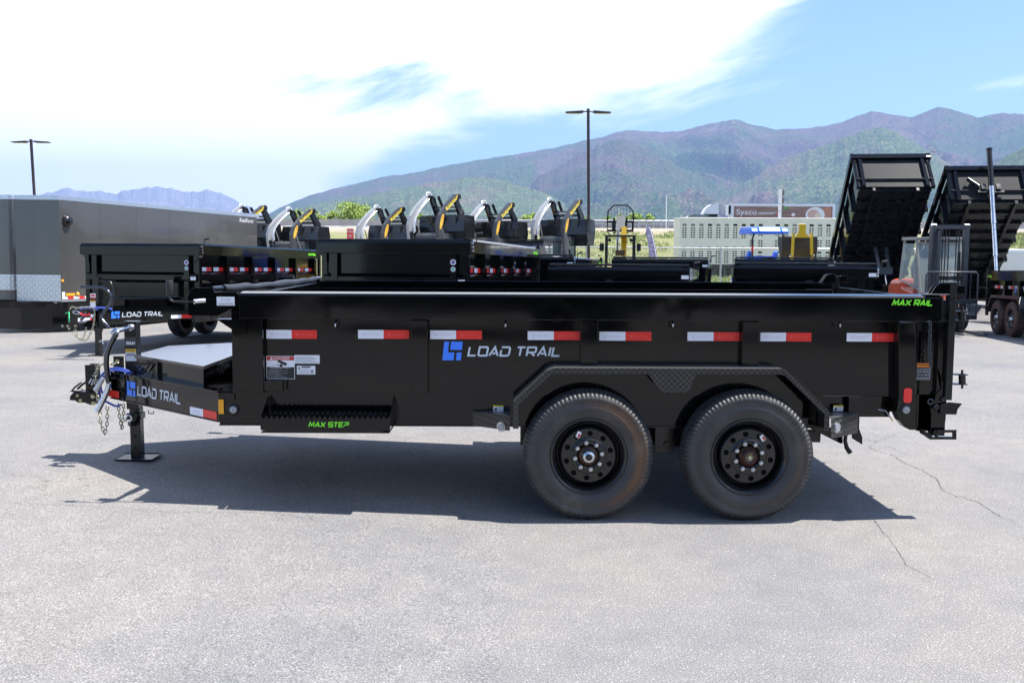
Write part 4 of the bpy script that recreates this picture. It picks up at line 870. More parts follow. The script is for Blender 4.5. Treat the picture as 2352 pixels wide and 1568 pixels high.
# ---- coupler assembly at the tongue nose
xn = -3.17
m = MB()
for y in (7.40, 7.49): m.bx(xn-.045, xn+.02, y, y+.008, .54, .835)
m.bx(xn+.02, xn+.03, 7.40, 7.498, .54, .835); m.bx(xn+.03, xn+.30, 7.30, 7.60, .745, .757)
for i in range(5): m.cyl((xn-.012, 7.396, .58+i*.05), (xn-.012, 7.401, .58+i*.05), .009, 10, 1)
part(m, 'coupler_channel', [BLACK, DARK], .001)
CP = empty('coupler', OR*0); CP.parent = TR
m = MB()
def cpt(px, py, y=7.395): return at(px, py, y)
m.prism([cpt(a, b) for a, b in ((159, 919), (160.5, 909), (168, 901), (186, 899), (212, 900), (214, 931), (207, 930), (196, 925), (178, 924.5), (172, 920))], (0, .11, 0)); m.build('coupler_body', BLACK, CP, OR, .006)
m = MB()
for q, r in (((214, 910), .016), ((215.5, 925.5), .016), ((186, 919), .013), ((179, 908), .011)):
    c = cpt(*q); m.prism([c+Vector((math.cos(i*1.0472+.3)*r, 0, math.sin(i*1.0472+.3)*r)) for i in range(6)], (0, -.012, 0)); m.cyl(c, c-Vector((0, .02, 0)), r*.5, 8)
m.build('coupler_bolt', GOLDZ, CP, OR)
m = MB(); m.tube([cpt(a, b, 7.44) for a, b in ((163, 899), (172, 889), (184, 880), (187, 878))], [.008, .014, .013, .01], 6, flat=.5); m.tube([cpt(a, b, 7.44) for a, b in ((178, 893), (188, 884), (197, 877.5))], .009, 6); m.tube([cpt(a, b, 7.44) for a, b in ((166, 898), (185, 900), (206, 901))], .008, 6); m.tube([cpt(a, b, 7.38) for a, b in ((186, 892), (192, 896), (203, 898), (208, 903))], .004, 6); m.build('latch_lever', BLACK2, CP, OR)
m = MB(); m.tube([cpt(a, b, 7.37) for a, b in ((205, 880), (210, 870), (214, 862), (216, 868), (211, 884))], .006, 7); m.build('safety_pin', CHROME, CP, OR)
# ---- jack
JK = empty('drop_leg_jack', OR*0); JK.parent = TR
JX0, JX1 = at(284.5, 760, 7.40).x, at(312.5, 760, 7.40).x; JC = (JX0+JX1)/2; hw = (JX1-JX0)/2
zt1 = at(300, 741, 7.40).z; m = MB(); m.bx(JX0, JX1, 7.40, 7.40+2*hw, .50, zt1); m.bx(JX0-.006, JX1+.006, 7.394, 7.406+2*hw, zt1+.0005, zt1+.010); m.build('outer_tube', BLACK2, JK, OR, .006)
g0 = gz(JC, YC); m = MB(); hw2 = hw*.86; m.bx(JC-hw2+.012, JC+hw2+.012, 7.40+hw-hw2, 7.40+hw+hw2, g0+.012, .505); m.bx(JC-hw-.002, JC+hw+.016, 7.396, 7.404+2*hw, .42, .47)
for i in range(3): m.cyl((JC+.012, 7.40+hw-hw2-.0015, g0+.09+.09*i), (JC+.012, 7.40+hw-hw2+.001, g0+.09+.09*i), .014, 16, 1)
m.build('drop_leg', [BLACK2, DARK], JK, OR, .004)
m = MB(); P = []
hx, hy = .135, .115
for cx, cy, a0 in ((hx, hy, 0), (-hx, hy, 90), (-hx, -hy, 180), (hx, -hy, 270)): P += [(JC+.015+cx*.85+.15*abs(cx)*math.cos(R(a0+i*22.5)), 7.40+hw+cy*.85+.15*abs(cy)*math.sin(R(a0+i*22.5)), g0+.004) for i in range(5)]
m.prism(P, (0, 0, .008)); c_ = Vector((JC+.015, 7.40+hw, 0)); rim_ = [Vector(p)+(Vector((p[0], p[1], 0))-c_).normalized()*.012+Vector((0, 0, .010)) for p in P]
for i in range(len(P)): j = (i+1) % len(P); a_, b_ = Vector(P[i])+Vector((0, 0, .004)), Vector(P[j])+Vector((0, 0, .004)); m.add([a_, b_, rim_[j], rim_[i], a_+Vector((0, 0, .005)), b_+Vector((0, 0, .005)), rim_[j]+Vector((0, 0, .005)), rim_[i]+Vector((0, 0, .005))], [(4, 5, 6, 7), (3, 2, 1, 0), (3, 2, 6, 7)])
m.build('foot_plate', mat('worn_black_foot', (.03, .032, .036), .35, metal=.5), JK, OR)
m = MB(); s0 = at(302, 751.5, 7.36); s1 = at(262, 762.5, 7.22); m.cyl(s0, s0+(s1-s0)*.92, .015, 14, 1); m.cyl(s0-(s1-s0)*.05, s0+(s1-s0)*.1, .024, 14, 2)
m.tube([at(a, b, y) for a, b, y in ((256, 764, 7.20), (266, 760, 7.20), (272, 764, 7.2))], [.02, .028, .02], 10, 1)
m.tube([at(a, b, 7.17) for a, b in ((268, 766), (262, 775), (254, 790), (247.5, 805), (244.5, 820), (244.2, 838), (246, 856), (249.5, 878))], .0195, 14, 0); m.tube([at(a, b, 7.15) for a, b in ((250, 880), (247, 894), (240, 912), (223.5, 944))], [.018, .0205, .021, .022], 14, 1)
m.tube([at(a, b, 7.14) for a, b in ((237, 868), (225, 889), (219, 896))], [.016, .019, .019], 12, 2); m.build('crank_handle', [DCH, CHROME, STEEL], JK, OR)
m = MB(); m.tube([at(a, b, 7.33) for a, b in ((288, 968), (290, 958), (295, 952), (301, 955), (303, 964), (297, 969))], .009, 9, 0); m.tube([at(a, b, 7.34) for a, b in ((301, 966), (309, 966), (313, 960))], .013, 9, 1); m.cyl(at(297, 973, 7.34), at(318, 968, 7.40), .022, 12, 1); m.build('release_pin', [CHROME, BLACK2], JK, OR)
m = MB(); Y = 7.3975
def jr(x0, x1, y0, y1, mi, dy=0.0):
    a, b = at(x0, y1, Y), at(x1, y0, Y); m.bx(a.x, b.x, Y-.001+dy, Y+dy, a.z, b.z, mi)
jr(288, 312, 774.5, 794.5, 0); jr(288.4, 312.4, 794.7, 801, 1); jr(288.4, 312.4, 801.2, 809, 2); jr(288.6, 312.6, 809.2, 829, 3)
a, b = at(290, 792, Y), at(310.5, 784, Y); slab_text(m, 'RAM', (a.x, Y-.003, a.z), (1, 0, 0), (0, 0, 1), b.z-a.z, b.x-a.x, 3, .15, .24)
for i in range(4): jr(290.5, 310.5, 811+i*1.7, 812+i*1.7, 4, -.0015)
jr(291, 309.5, 804, 805.3, 1, -.0015); m.build('jack_label', [mat('label_slate', (.05, .055, .06), .4), INK, mat('label_gold', (.75, .45, .06), .4), WHITE, GREYINK], JK, OR)
m = MB(); m.bx(JX0-.075, JX0-.002, 7.37, 7.39, .73, .905); c = at(281, 823, 7.365); m.cyl((JX0-.04, 7.369, .87), (JX0-.04, 7.352, .87), .015, 6, 1); m.build('mount_bracket', [BLACK, GOLDZ], JK, OR, .002)
# ---- chains and cable
def chain(path, link=.042, r=.0045, wd=.024):
    "interlocking links laid along a path"
    P = [Vector(p) for p in path]; L = [0]
    for a, b in zip(P, P[1:]): L.append(L[-1]+(b-a).length)
    def pos(s):
        s = max(0, min(L[-1], s))
        for i in range(len(L)-1):
            if s <= L[i+1]: return P[i]+(P[i+1]-P[i])*((s-L[i])/max(1e-6, L[i+1]-L[i]))
        return P[-1]
    mb = MB(); step = link*.70; n = int(L[-1]/step)
    for i in range(n):
        c = pos((i+.5)*step); d = (pos((i+1)*step)-pos(i*step)); d = d.normalized() if d.length > 1e-5 else Vector((0, 0, 1))
        side = d.cross(Vector((.35, -1, .2))).normalized() if i % 2 else d.cross(d.cross(Vector((.35, -1, .2)))).normalized()
        pts = []
        for k in range(12):
            a = k/12*6.2832; pts.append(c+d*(math.cos(a)*(link/2-r)*(1.0))+side*(math.sin(a)*(wd/2-r*.5)))
        mb.tube(pts, r, 6, closed=True, caps=False)
    return mb
def D(pts, Y, ): return [at(a, b, Y+(k*0)) for k, (a, b) in enumerate(pts)]
def sm(pts, k=6):
    "catmull-rom"
    out = []
    for i in range(len(pts)-1):
        p0 = pts[max(0, i-1)]; p1 = pts[i]; p2 = pts[i+1]; p3 = pts[min(len(pts)-1, i+2)]
        for j in range(k):
            t = j/k; out.append(.5*((2*p1)+(p2-p0)*t+(2*p0-5*p1+4*p2-p3)*t*t+(3*p1-p0-3*p2+p3)*t**3))
    return out+[pts[-1]]
part(chain(sm(D([(273, 833), (266, 834), (258, 836), (250, 833), (240, 835), (228, 841), (222, 852), (220, 866), (221, 885), (223, 905), (227, 922), (229, 945), (231, 970), (236, 985), (239, 996), (244, 984), (246, 965), (246.5, 945), (246, 928)], 7.25))), 'safety_chain', GOLDZ)
part(chain(sm(D([(272, 926), (273, 945), (276, 965), (279.5, 984), (282, 965), (284, 945), (283, 926)], 7.55)), link=.04), 'safety_chain', GOLDZ)
m = MB()
m.tube(sm(D([(306, 858), (290, 850), (275, 846), (258, 846), (243, 852), (232, 865), (226, 882), (226, 900), (234, 916), (250, 925), (266, 932), (278, 929)], 7.33), 8), .008, 10)
m.tube(sm(D([(300, 858), (285, 853), (268, 850), (252, 853), (241, 862), (233, 876), (232, 892), (238, 908)], 7.30), 8), .0075, 10); part(m, 'brake_cable', BCABLE)
m = MB(); m.tube(D([(341, 942), (341, 948), (350, 950), (353, 948), (353, 944)], 7.2), .004, 6); part(m, 'chain_hook', BLACK2)
# tail chains
part(chain(sm(D([(2128, 741), (2132, 737), (2136, 742), (2136, 770), (2135, 800), (2136, 825), (2139, 845)], 6.30)), link=.038), 'gate_chain', DCH)
part(chain(sm(D([(2093, 748), (2094, 775), (2098, 800), (2102, 812)], 6.34)), link=.045, r=.005), 'gate_chain', BLACK2)
# ================================================================ OTHER DUMP TRAILERS
def bl(mb, name, mats, parent, xf=None, bevel=0.0, label=None):
    if xf is not None: mb.v = [xf @ p for p in mb.v]
    return mb.build(name, mats, parent, None, bevel, label=label)
def dump2(name, label, front, yaw, L=5.1, zr=1.88, hr=.21, rib=True, tilt=0.0, deck=.74, pitch=1.33, wx=3.2, detail=True, group='black dump trailers parked in rows', lift='scissor', rail_label=None, tongue=True, dot=False, tyre=None, R0=.40):
    gx, gy = front; g = gz(gx, gy)
    root = bpy.data.objects.new(name, None); COL.objects.link(root); root.location = (gx, gy, g)
    root.rotation_euler = (0, R(pitch), R(90-yaw)); tag(root, label, 'trailer', group)
    WO, WI = 1.17, 1.035; ZB = zr-hr
    # chassis
    m = MB()
    for s in (-1, 1):
        m.bx(.15, L-.2, s*.95-.04, s*.95+.04, .50, .68)
    for x in [.2+i*.6 for i in range(int(L/.6))]: m.bx(x, x+.06, -.908, .908, .55, .66)
    m.bx(L-.35, L-.2, -.99, .99, .46, .72); bl(m, 'frame', BLACK2, root)
    if tongue:
        for s in (-1, 1):
            m = MB(); m.prism([(.15, s*.90, .56), (-1.34, s*.10, .56), (-1.34, s*.02, .56), (.15, s*.82, .56)], (0, 0, .235)); bl(m, 'tongue_beam', BLACK, root)
        m = MB(); m.prism([(-.12, -.62, .60), (-.12, .62, .60), (-.78, .30, .60), (-.78, -.30, .60)], (0, 0, .33)); bl(m, 'tool_box', BLACK, root, bevel=.01)
        m = MB(); m.bx(-1.42, -1.36, -.06, .06, .46, .86); m.prism([(-1.42, -.05, .47), (-1.56, -.05, .47), (-1.66, -.05, .50), (-1.66, -.05, .55), (-1.52, -.05, .60), (-1.42, -.05, .60)], (0, .1, 0)); m.tube([(-1.66, 0, .61), (-1.5, 0, .72), (-1.48, 0, .70)], .018, 6); bl(m, 'coupler', BLACK, root)
        m = MB(); m.bx(-1.26, -1.16, -.05, .05, .40, 1.30); m.bx(-1.25, -1.17, -.04, .04, .015, .41); m.bx(-1.32, -1.10, -.13, .13, .004, .014); m.tube([(-1.21, -.05, 1.22), (-1.21, -.24, 1.22), (-1.18, -.27, 1.1), (-1.22, -.30, .92), (-1.28, -.30, .78)], .018, 8); bl(m, 'drop_leg_jack', BLACK2, root)
    # wheels
    for s in (0, 1):
        for k in (0, 1):
            wheel(root, (wx+k*.97, -1.28 if not s else 1.28, R0), 'plain', tyre or TY_B, .3*k, flip=bool(s), full=False, R0=R0)
        m = MB(); y0 = -1.27 if not s else 1.045; K = [(wx-.62, .50), (wx-.60, .66), (wx-.38, .90), (wx+1.35, .90), (wx+1.58, .66), (wx+1.60, .50)]
        for (a, b), (c, d) in zip(K, K[1:]): m.prism([(a, y0, b), (c, y0, d), (c, y0, d+.006), (a-.001, y0, b+.006)], (0, .225, 0)); m.prism([(a, -1.272 if not s else 1.272, b+.008), (c, -1.272 if not s else 1.272, d+.008), (c, -1.272 if not s else 1.272, d-.05), (a, -1.272 if not s else 1.272, b-.05)], (0, .004 if not s else -.004, 0))
        bl(m, 'fender', TREAD, root)
    # bed
    H = Vector((L-.25, 0, .62)); xf = Matrix.Translation(H) @ Matrix.Rotation(R(tilt), 4, 'Y') @ Matrix.Translation(-H) if tilt else None
    for s in (-1, 1):
        y = s*WI; ya, yb = min(y, y-s*.006), max(y, y-s*.006)
        m = MB(); m.bx(.08, L, ya, yb, deck, ZB+.02)
        if rib:
            P = [(y, 1.19), (y+s*.07, 1.24), (y+s*.07, 1.33), (y, 1.38)]; m.prism([(.08, a, b) for a, b in P], (L-.08, 0, 0))
        bl(m, 'bed_side', BLACK, root, xf)
        m = MB(); m.prism([(0, s*(WO-.11), ZB), (0, s*WO, ZB+.01), (0, s*WO, zr-.03), (0, s*(WO-.03), zr), (0, s*(WO-.11), zr)], (L, 0, 0)); bl(m, 'top_rail', BLACK, root, xf)
        n = 5
        for i in range(n+1):
            x = .10+(L-.2)*i/n; m = MB(); m.bx(x-.05, x+.05, min(s*(WI+.001), s*(WI+.085)), max(s*(WI+.001), s*(WI+.085)), deck-.02, ZB-.001); bl(m, 'side_post', BLACK, root, xf)
        if s == -1 or dot:
            zt = 1.40 if rib else zr-.42
            for i in range(n):
                for q in (.16, .60):
                    x = .10+(L-.2)*(i+q)/n; m = MB(); yy = s*(WI+.004); d = .0; w = .18*(L-.2)/5.0*1.0
                    a, b = (x, x+w), (x+w+.001, x+2*w)
                    if s > 0: a, b = b, a
                    m.bx(a[0], a[1], min(yy, yy-s*.002), max(yy, yy-s*.002), zt, zt+.07, 0); m.bx(b[0], b[1], min(yy, yy-s*.002), max(yy, yy-s*.002), zt, zt+.07, 1); bl(m, 'reflective_tape', [RETRO, RED], root, xf)
    m = MB(); m.bx(.08, .086, -WI+.007, WI-.007, deck, ZB+.02)
    zlo, zhi = (1.19, 1.38) if rib else (deck+.25, deck+.33)
    m.prism([(.08, -WI-.05, zlo), (.01, -WI-.05, zlo+.05), (.01, -WI-.05, zhi-.05), (.08, -WI-.05, zhi)], (0, 2*WI+.1, 0))
    for s in (-1, 1): m.prism([(.03, s*(WI+.001), ZB), (.03, s*(WO-.02), ZB), (.03, s*(WI+.001), ZB-.13)], (.12, 0, 0))
    bl(m, 'bed_front', BLACK if not tilt else mat('dusty_black_panel', (.020, .021, .024), .45, var=.15, vs=3, spec=.08), root, xf)  # raised fronts: sky reflection painted in as a paler grey than the black
    for s in (-1, 1):
        m = MB(); m.bx(.0, .078, s*(WI-.13)-.05, s*(WI-.13)+.05, deck-.02, ZB-.001); bl(m, 'front_post', BLACK, root, xf, .004)
    m = MB(); m.prism([(-.03, -WO, ZB+.004), (-.03, -WO, zr-.055), (.012, -WO, zr), (.10, -WO, zr), (.10, -WO, ZB)], (0, 2*WO, 0)); bl(m, 'front_rail', BLACK, root, xf, .004)
    m = MB(); m.bx(.09, L, -WI+.008, WI-.008, deck+.001, deck+.008); bl(m, 'bed_floor', BLACK2, root, xf)
    m = MB()
    for s in (-1, 1): m.bx(.1, L-.05, s*.62-.04, s*.62+.04, deck-.14, deck-.02)
    for i in range(11): x = .15+i*(L-.35)/10; m.bx(x, x+.05, -WI+.01, WI-.01, deck-.085, deck-.012)
    bl(m, 'bed_crossmembers', BLACK2, root, xf)
    m = MB(); m.bx(L+.002, L+.05, -WI, WI, deck, ZB+.1)
    for i in range(6): m.bx(L+.051, L+.08, -WI+.1+i*.36, -WI+.16+i*.36, deck, ZB)
    for s in (-1, 1): m.bx(L+.0, L+.07, s*(WO-.03)-.03, s*(WO-.03)+.03, deck-.3, zr+.05)
    bl(m, 'tail_gate', BLACK2, root, xf)
    # tarp roll and crank on the front left corner
    m = MB(); m.cyl((.03, -WO+.02, zr+.03), (.03, WO-.02, zr+.03), .02, 8); bl(m, 'tarp_roll', BLACK2, root, xf) if (not rib and not tilt) else None
    m = MB(); y = -WO-.01
    m.tube([(.02, y+.02, zr-.07), (.02, y-.05, zr-.07), (.02, y-.06, zr-.05), (.02, y-.06, zr+.07)], .008, 6, 0); m.tube([(.02, y-.06, zr+.07), (.03, y-.15, zr+.085)], .017, 8, 1)
    for r_ in (0, 1, 2): m.cyl((.03+.01*r_, y-.02, zr-.06-.05*r_), (.03+.01*r_, y+.01, zr-.06-.05*r_), .022, 8, 2)
    bl(m, 'tarp_crank', [BLACK2, RUBBER, CHROME], root, xf)
    m = MB(); m.bx(.052-.085, .055-.085, -WO+.015, -WO+.135, ZB+.03, ZB+.09) if not rib else m.bx(-.001, .0005, -WI-.045, -WI+.055, zlo+.055, zlo+.11); bl(m, 'stock_label', WHITE, root, xf)
    if rib:
        for z_, r_, c_ in ((zr-.33, .042, 0), (zr-.43, .035, 1)):
            m = MB(); m.lathe([(r_, .0), (r_*.98, -.002)], (-.001, -(WI-.13), z_), 'x', 18, 0); m.lathe([(r_*.7, -.003), (.001, -.0035)], (-.001, -(WI-.13), z_), 'x', 14, 1); bl(m, 'round_sticker', [WHITE, mat('sticker_purple', (.18, .12, .32), .4) if c_ == 0 else mat('sticker_teal', (.12, .42, .38), .4)], root, xf)
    m = MB(); slab_text(m, 'MAX RAIL', (L-.62, -WO-.003, ZB+.07), (1, 0, 0), (0, 0, 1), .06, .42, 0, .2, .24); bl(m, 'rail_lettering', LIME, root, xf)
    if dot:
        m = MB(); slab_text(m, 'MAX RAIL', (L-.04, WO+.003, ZB+.07), (-1, 0, 0), (0, 0, 1), .06, .30, 0, .2, .24, (0, 1, 0)); bl(m, 'rail_lettering', LIME, root, xf)
        m = MB(); emblem(m, (3.4, WI+.006, .98), (-1, 0, 0), (0, 0, 1), .13, .13, 0); bl(m, 'logo_emblem', BLUE, root, xf); m = MB(); slab_text(m, 'LOAD TRAIL', (3.22, WI+.006, 1.0), (-1, 0, 0), (0, 0, 1), .07, .7, 0, .15, .2, (0, 1, 0)); bl(m, 'logo_lettering', SILVER, root, xf)
    if tilt:
        inv = xf
        if lift == 'scissor':
            a = Vector((1.75, 0, .62)); b = xf @ Vector((2.5, 0, deck-.14)); m = MB()
            for y in (-.16, .16): m.tube([b+Vector((0, y, 0)), b+(a-b)*.52+Vector((0, y*.8, 0))], .06, 4, sm=False)
            m.box(b+(a-b)*.50, (.22, .42, .22)); bl(m, 'scissor_arm', mat('dusty_black_steel', (.05, .055, .065), .45), root)
            m = MB(); m.cyl(b+(a-b)*.52, b+(a-b)*.80, .032, 14); bl(m, 'hoist_rod', CHROME, root)
            m = MB(); m.cyl(b+(a-b)*.80, a, .06, 12); bl(m, 'hoist_cylinder', BLACK2, root)
        else:
            a = Vector((.05, .04, .70)); b = xf @ Vector((-.10, .04, 1.02)); d = (b-a)
            m = MB(); m.cyl(a, a+d*.36, .047, 16); m.cyl(a+d*.36, a+d*.66, .060, 16); m.cyl(a+d*.66, b, .073, 16); m.cyl(a+d*.355, a+d*.367, .068, 16); m.cyl(a+d*.655, a+d*.667, .080, 16); bl(m, 'hoist_stage', CHROME, root)
            m = MB(); m.cyl(b, b+d.normalized()*1.12, .075, 16); m.cyl(b+d.normalized()*1.12, b+d.normalized()*1.16, .085, 16); bl(m, 'hoist_cylinder', BLACK2, root)
            m = MB(); m.bx(-.10, .0, -.22, -.10, .93, 1.12); m.bx(-.10, .0, .18, .30, .93, 1.12); m.bx(-.06, .0, -.3, .4, .84, .92); m.tube([(-.05, .62, 1.35), (-.06, .35, 1.05)], .06, 8); bl(m, 'hoist_bracket', BLACK2, root, xf)
    return root
T2R = dump2('high_side_dump_trailer', 'high sided black dump trailer in front of the grey cargo trailer, coupler facing the camera', (-6.57, 17.45), 12.3, L=5.15, wx=3.3, R0=.43)
T3R = dump2('high_side_dump_trailer', 'high sided black dump trailer showing behind the middle of the long foreground trailer', (-1.737, 14.33), 12.3, L=5.2)
dump2('low_side_dump_trailer', 'low black dump trailer parked just right of the middle high sided one', (1.737, 16.35), 12.1, L=5.6, zr=1.50, hr=.22, rib=False, deck=.70)
dump2('low_side_dump_trailer', 'low black dump trailer just left of the brown lamp post base', (.10, 20.4), 12.3, L=4.6, zr=1.72, hr=.2, rib=False)
dump2('low_side_dump_trailer', 'low black dump trailer below the seat of the yellow compact wheel loader', (3.59, 24.25), 12.3, L=4.6, zr=1.70, hr=.22, rib=False)
dump2('low_side_dump_trailer', 'nearer low black dump trailer of the pair below the blue tractor', (4.93, 16.75), 12.3, L=5.0, zr=1.54, hr=.21, rib=False)
dump2('low_side_dump_trailer', 'farther low black dump trailer of the pair below the blue tractor', (6.62, 24.2), 12.3, L=4.6, zr=1.71, hr=.20, rib=False)
dump2('raised_dump_trailer', 'black dump trailer with bed tipped up high, left of the forklift mast', (11.15, 28.2), 8.0, L=4.9, zr=2.12, hr=.24, rib=False, tilt=43.5, deck=.70, lift='scissor')
dump2('raised_dump_trailer', 'black dump trailer with bed tipped up on a long chrome hoist', (13.4, 27.2), 10.0, L=4.9, zr=1.92, hr=.2, rib=False, tilt=36.5, deck=.70, lift='tele')
dump2('low_side_dump_trailer', 'low black dump trailer with rusty brown tandem tyres at the right edge', (11.9, 18.9), 8.5, L=4.9, zr=1.48, hr=.24, rib=False, deck=.70, wx=2.9, dot=True, tyre=mat('tyre_rust_brown', (.060, .034, .026), .7, col2=(.10, .055, .038), vs=5))
# nose details of the second trailer
def world_inv(o): return o.matrix_basis.inverted()
IV = world_inv(T2R)
def c4(x, y, Y=15.25): return at(x*.1465, 574.2+y*.1465, Y+.68)
nb2 = Vector((0, 0, 0))
pA_, pB_ = T2R.matrix_basis @ Vector((-1.34, -.104, .56)), T2R.matrix_basis @ Vector((.15, -.904, .56)); ud = (pB_-pA_).normalized(); upv = Vector((0, 0, 1)); nn2 = ud.cross(upv).normalized(); nn2 = nn2 if nn2.y < 0 else -nn2; upn = nn2.cross(ud) if nn2.cross(ud).z > 0 else ud.cross(nn2)
def bh(px, py, o=.004): return hit(px, py, pA_+nn2*o, nn2)
m = MB(); a, b = bh(255.5, 740), bh(276, 740); emblem(m, pA_+nn2*.004+ud*((a-pA_).dot(ud))+upn*.055, ud, upn, (b-a).length, .115, 0, .05); bl(m, 'logo_emblem', BLUE, T2R, IV); m = MB(); a, b = bh(280, 735), bh(376, 735); slab_text(m, 'LOAD TRAIL', pA_+nn2*.004+ud*((a-pA_).dot(ud))+upn*.07, ud, upn, .082, (b-a).length, 0, .15, .19, nn2); bl(m, 'logo_lettering', SILVER, T2R, IV)
for x0, xm, x1, mi in ((179, 207, 211, 0), (393, 417, 440, 0)):
    m = MB(); P = [pA_+nn2*.005+ud*((bh(x, 745)-pA_).dot(ud)) for x in (x0, xm, x1)]
    m.quad(P[0]+upn*.02, P[1]+upn*.02, P[1]+upn*.08, P[0]+upn*.08, 0); m.quad(P[1]+upn*.02, P[2]+upn*.02, P[2]+upn*.08, P[1]+upn*.08, 1); bl(m, 'reflective_tape', [RETRO, RED], T2R, IV)
m = MB(); m.tube(sm([c4(a, b, 15.0) for a, b in ((1250, 930), (1290, 905), (1400, 898), (1500, 905), (1600, 905), (1700, 915), (1760, 935))]), .016, 8); m.tube(sm([c4(a, b, 15.05) for a, b in ((1260, 935), (1330, 912), (1450, 918), (1530, 935))]), .014, 8); bl(m, 'brake_cable', BCABLE, T2R, IV)
m = chain(sm([c4(a, b, 14.9) for a, b in ((1095, 940), (1110, 905), (1150, 890), (1200, 910), (1260, 900), (1450, 900), (1480, 950), (1480, 1050), (1465, 1180), (1420, 1300), (1370, 1395), (1320, 1420), (1260, 1405), (1180, 1340), (1140, 1270))], 8), .055, .006, .03); bl(m, 'safety_chain', GOLDZ, T2R, IV)
m = chain(sm([c4(a, b, 15.0) for a, b in ((1355, 1210), (1335, 1290), (1310, 1370), (1280, 1400), (1220, 1340), (1190, 1280))], 8), .055, .006, .03); bl(m, 'safety_chain', GOLDZ, T2R, IV)
m = MB(); m.tube(sm([c4(a, b, 14.85) for a, b in ((1250, 985), (1200, 955), (1150, 960), (1155, 985), (1210, 1005), (1250, 990))]), .008, 6, 1, closed=False); m.tube(sm([c4(a, b, 14.85) for a, b in ((1255, 990), (1300, 1015), (1360, 1020), (1410, 1005))]), .016, 8, 0); m.prism([c4(a, b, 14.84) for a, b in ((1435, 1000), (1475, 1025), (1445, 1065), (1408, 1038))], (0, .003, 0), 2); m.tube([c4(a, b, 14.85) for a, b in ((1030, 992), (1080, 968), (1086, 1130))], .008, 6, 3)
bl(m, 'breakaway_cable', [mat('red_cord', (.6, .02, .03), .4), CHROME, WHITE, mat('green_tie', (.05, .7, .3), .5)], T2R, IV)
m = MB()
for y0, y1, mi in ((680, 745, 0), (745, 765, 1), (765, 790, 2), (790, 815, 3), (815, 895, 0)):
    m.prism([c4(a, b, 14.86) for a, b in ((1412, y0), (1496, y0), (1499, y1-1), (1414, y1-1))], (0, .002, 0), mi)
m.prism([c4(a, b, 14.85) for a, b in ((1425, 700), (1485, 700), (1485, 725), (1425, 725))], (0, .002, 0), 4); bl(m, 'jack_label', [WHITE, DRED, INK, mat('label_gold', (.75, .45, .06), .4), RED], T2R, IV)
m = MB(); a = c4(1320, 780, 15.0); m.tube([c4(1270, 580, 15.0), c4(1600, 585, 14.95), c4(1660, 610, 14.9), c4(1730, 680, 14.9), c4(1758, 750, 14.9), c4(1730, 840, 14.9), c4(1650, 940, 14.9), c4(1590, 1040, 14.88), c4(1600, 1090, 14.86), c4(1715, 1220, 14.8)], .024, 10, 0); bl(m, 'crank_handle', [mat('dark_chrome', (.16, .165, .18), .12, metal=1)], T2R, IV)
m = MB(); m.tube([c4(a, b, 14.9) for a, b in ((1560, 1440), (1575, 1418), (1600, 1425), (1620, 1470))], .012, 7); bl(m, 'release_pin', CHROME, T2R, IV)
m = MB(); 
for q in ((1192, 1190), (1192, 1252), (1068, 1190), (1090, 1232), (985, 1190)): c = c4(*q, 14.95); m.cyl(c, c-Vector((0, .02, 0)), .02, 6)
bl(m, 'coupler_bolt', GOLDZ, T2R, IV)
# mesh tarp over the low trailer
m = MB(); 
for i in range(8): m.tube([(x*.25, -1.0+.0, 1.515+.012*math.sin(x*1.7+i)) for x in range(0, 3)], .01, 4)
# ================================================================ ENCLOSED TRAILER
ET = empty('enclosed_cargo_trailer', (-10.05, 22.0, gz(-10, 22)), R(70), 'long dark grey enclosed cargo trailer with silver trim and diamond plate nose at the left', 'trailer'); ET.rotation_euler = (0, R(1.3), R(70))
CHAR = mat('charcoal_metallic', (.105, .100, .094), .25, metal=.4, coat=.6, rv=.05, vs=.7, var=.12)
ALU = mat('brushed_aluminium', (.62, .64, .67), .3, metal=.85, var=.08, vs=20)
ALUT = bpy.data.materials.new('silver_tread_plate'); ALUT.use_nodes = True; _b = ALUT.node_tree.nodes['Principled BSDF']; _b.inputs['Base Color'].default_value = (.62, .64, .67, 1); _b.inputs['Metallic'].default_value = .9; _b.inputs['Roughness'].default_value = .24; tread_bump(ALUT, 8.0, 1.0, (1, 2), .03)
EL, EW, E0, E1 = 7.5, 2.55, .72, 3.04; yR = 0.0     # local: +x to the rear, near side wall at y=0, body towards +y
nose = [(0, 0), (-.16, .55), (-.30, .95)]+[(-.30-.12*math.sin(a), .95+.65*(1-math.cos(a))/2) for a in [i*math.pi/8 for i in range(1, 8)]]+[(-.30, EW-.95), (-.16, EW-.55), (0, EW)]
m = MB(); prof = nose+[(EL, EW), (EL, 0)]; m.prism([(x, y, E0) for x, y in prof], (0, 0, E1-E0-.10)); bl(m, 'body', CHAR, ET)
m = MB(); m.prism([(x*1.01-.005, y*1.004-.006, E1-.099) for x, y in prof], (0, 0, .10)); bl(m, 'roof_trim', ALU, ET, bevel=.006)
m = MB(); m.bx(0.012, EL, -.006, -.001, E0-.03, E0+.02); bl(m, 'side_trim', ALU, ET)
m = MB(); n3 = [(x-.016, y-.016 if y < 1 else y) for x, y in nose]
for (a, b), (c, d) in zip(n3[:-1], n3[1:]):
    lo_ = E0-.02 if b < .62 else E0+.22
    m.prism([(a, b, lo_), (c, d, lo_), (c, d, E0+.54), (a, b, E0+.54)], (.008, 0, 0))
bl(m, 'stone_guard', ALUT, ET)
m = MB()
for (a, b), (c, d) in zip(n3[:-1], n3[1:]): m.prism([(a-.003, b, E0+.54), (c-.003, d, E0+.54), (c-.003, d, E0+.565), (a-.003, b, E0+.565)], (.012, 0, 0))
bl(m, 'guard_trim', ALU, ET)
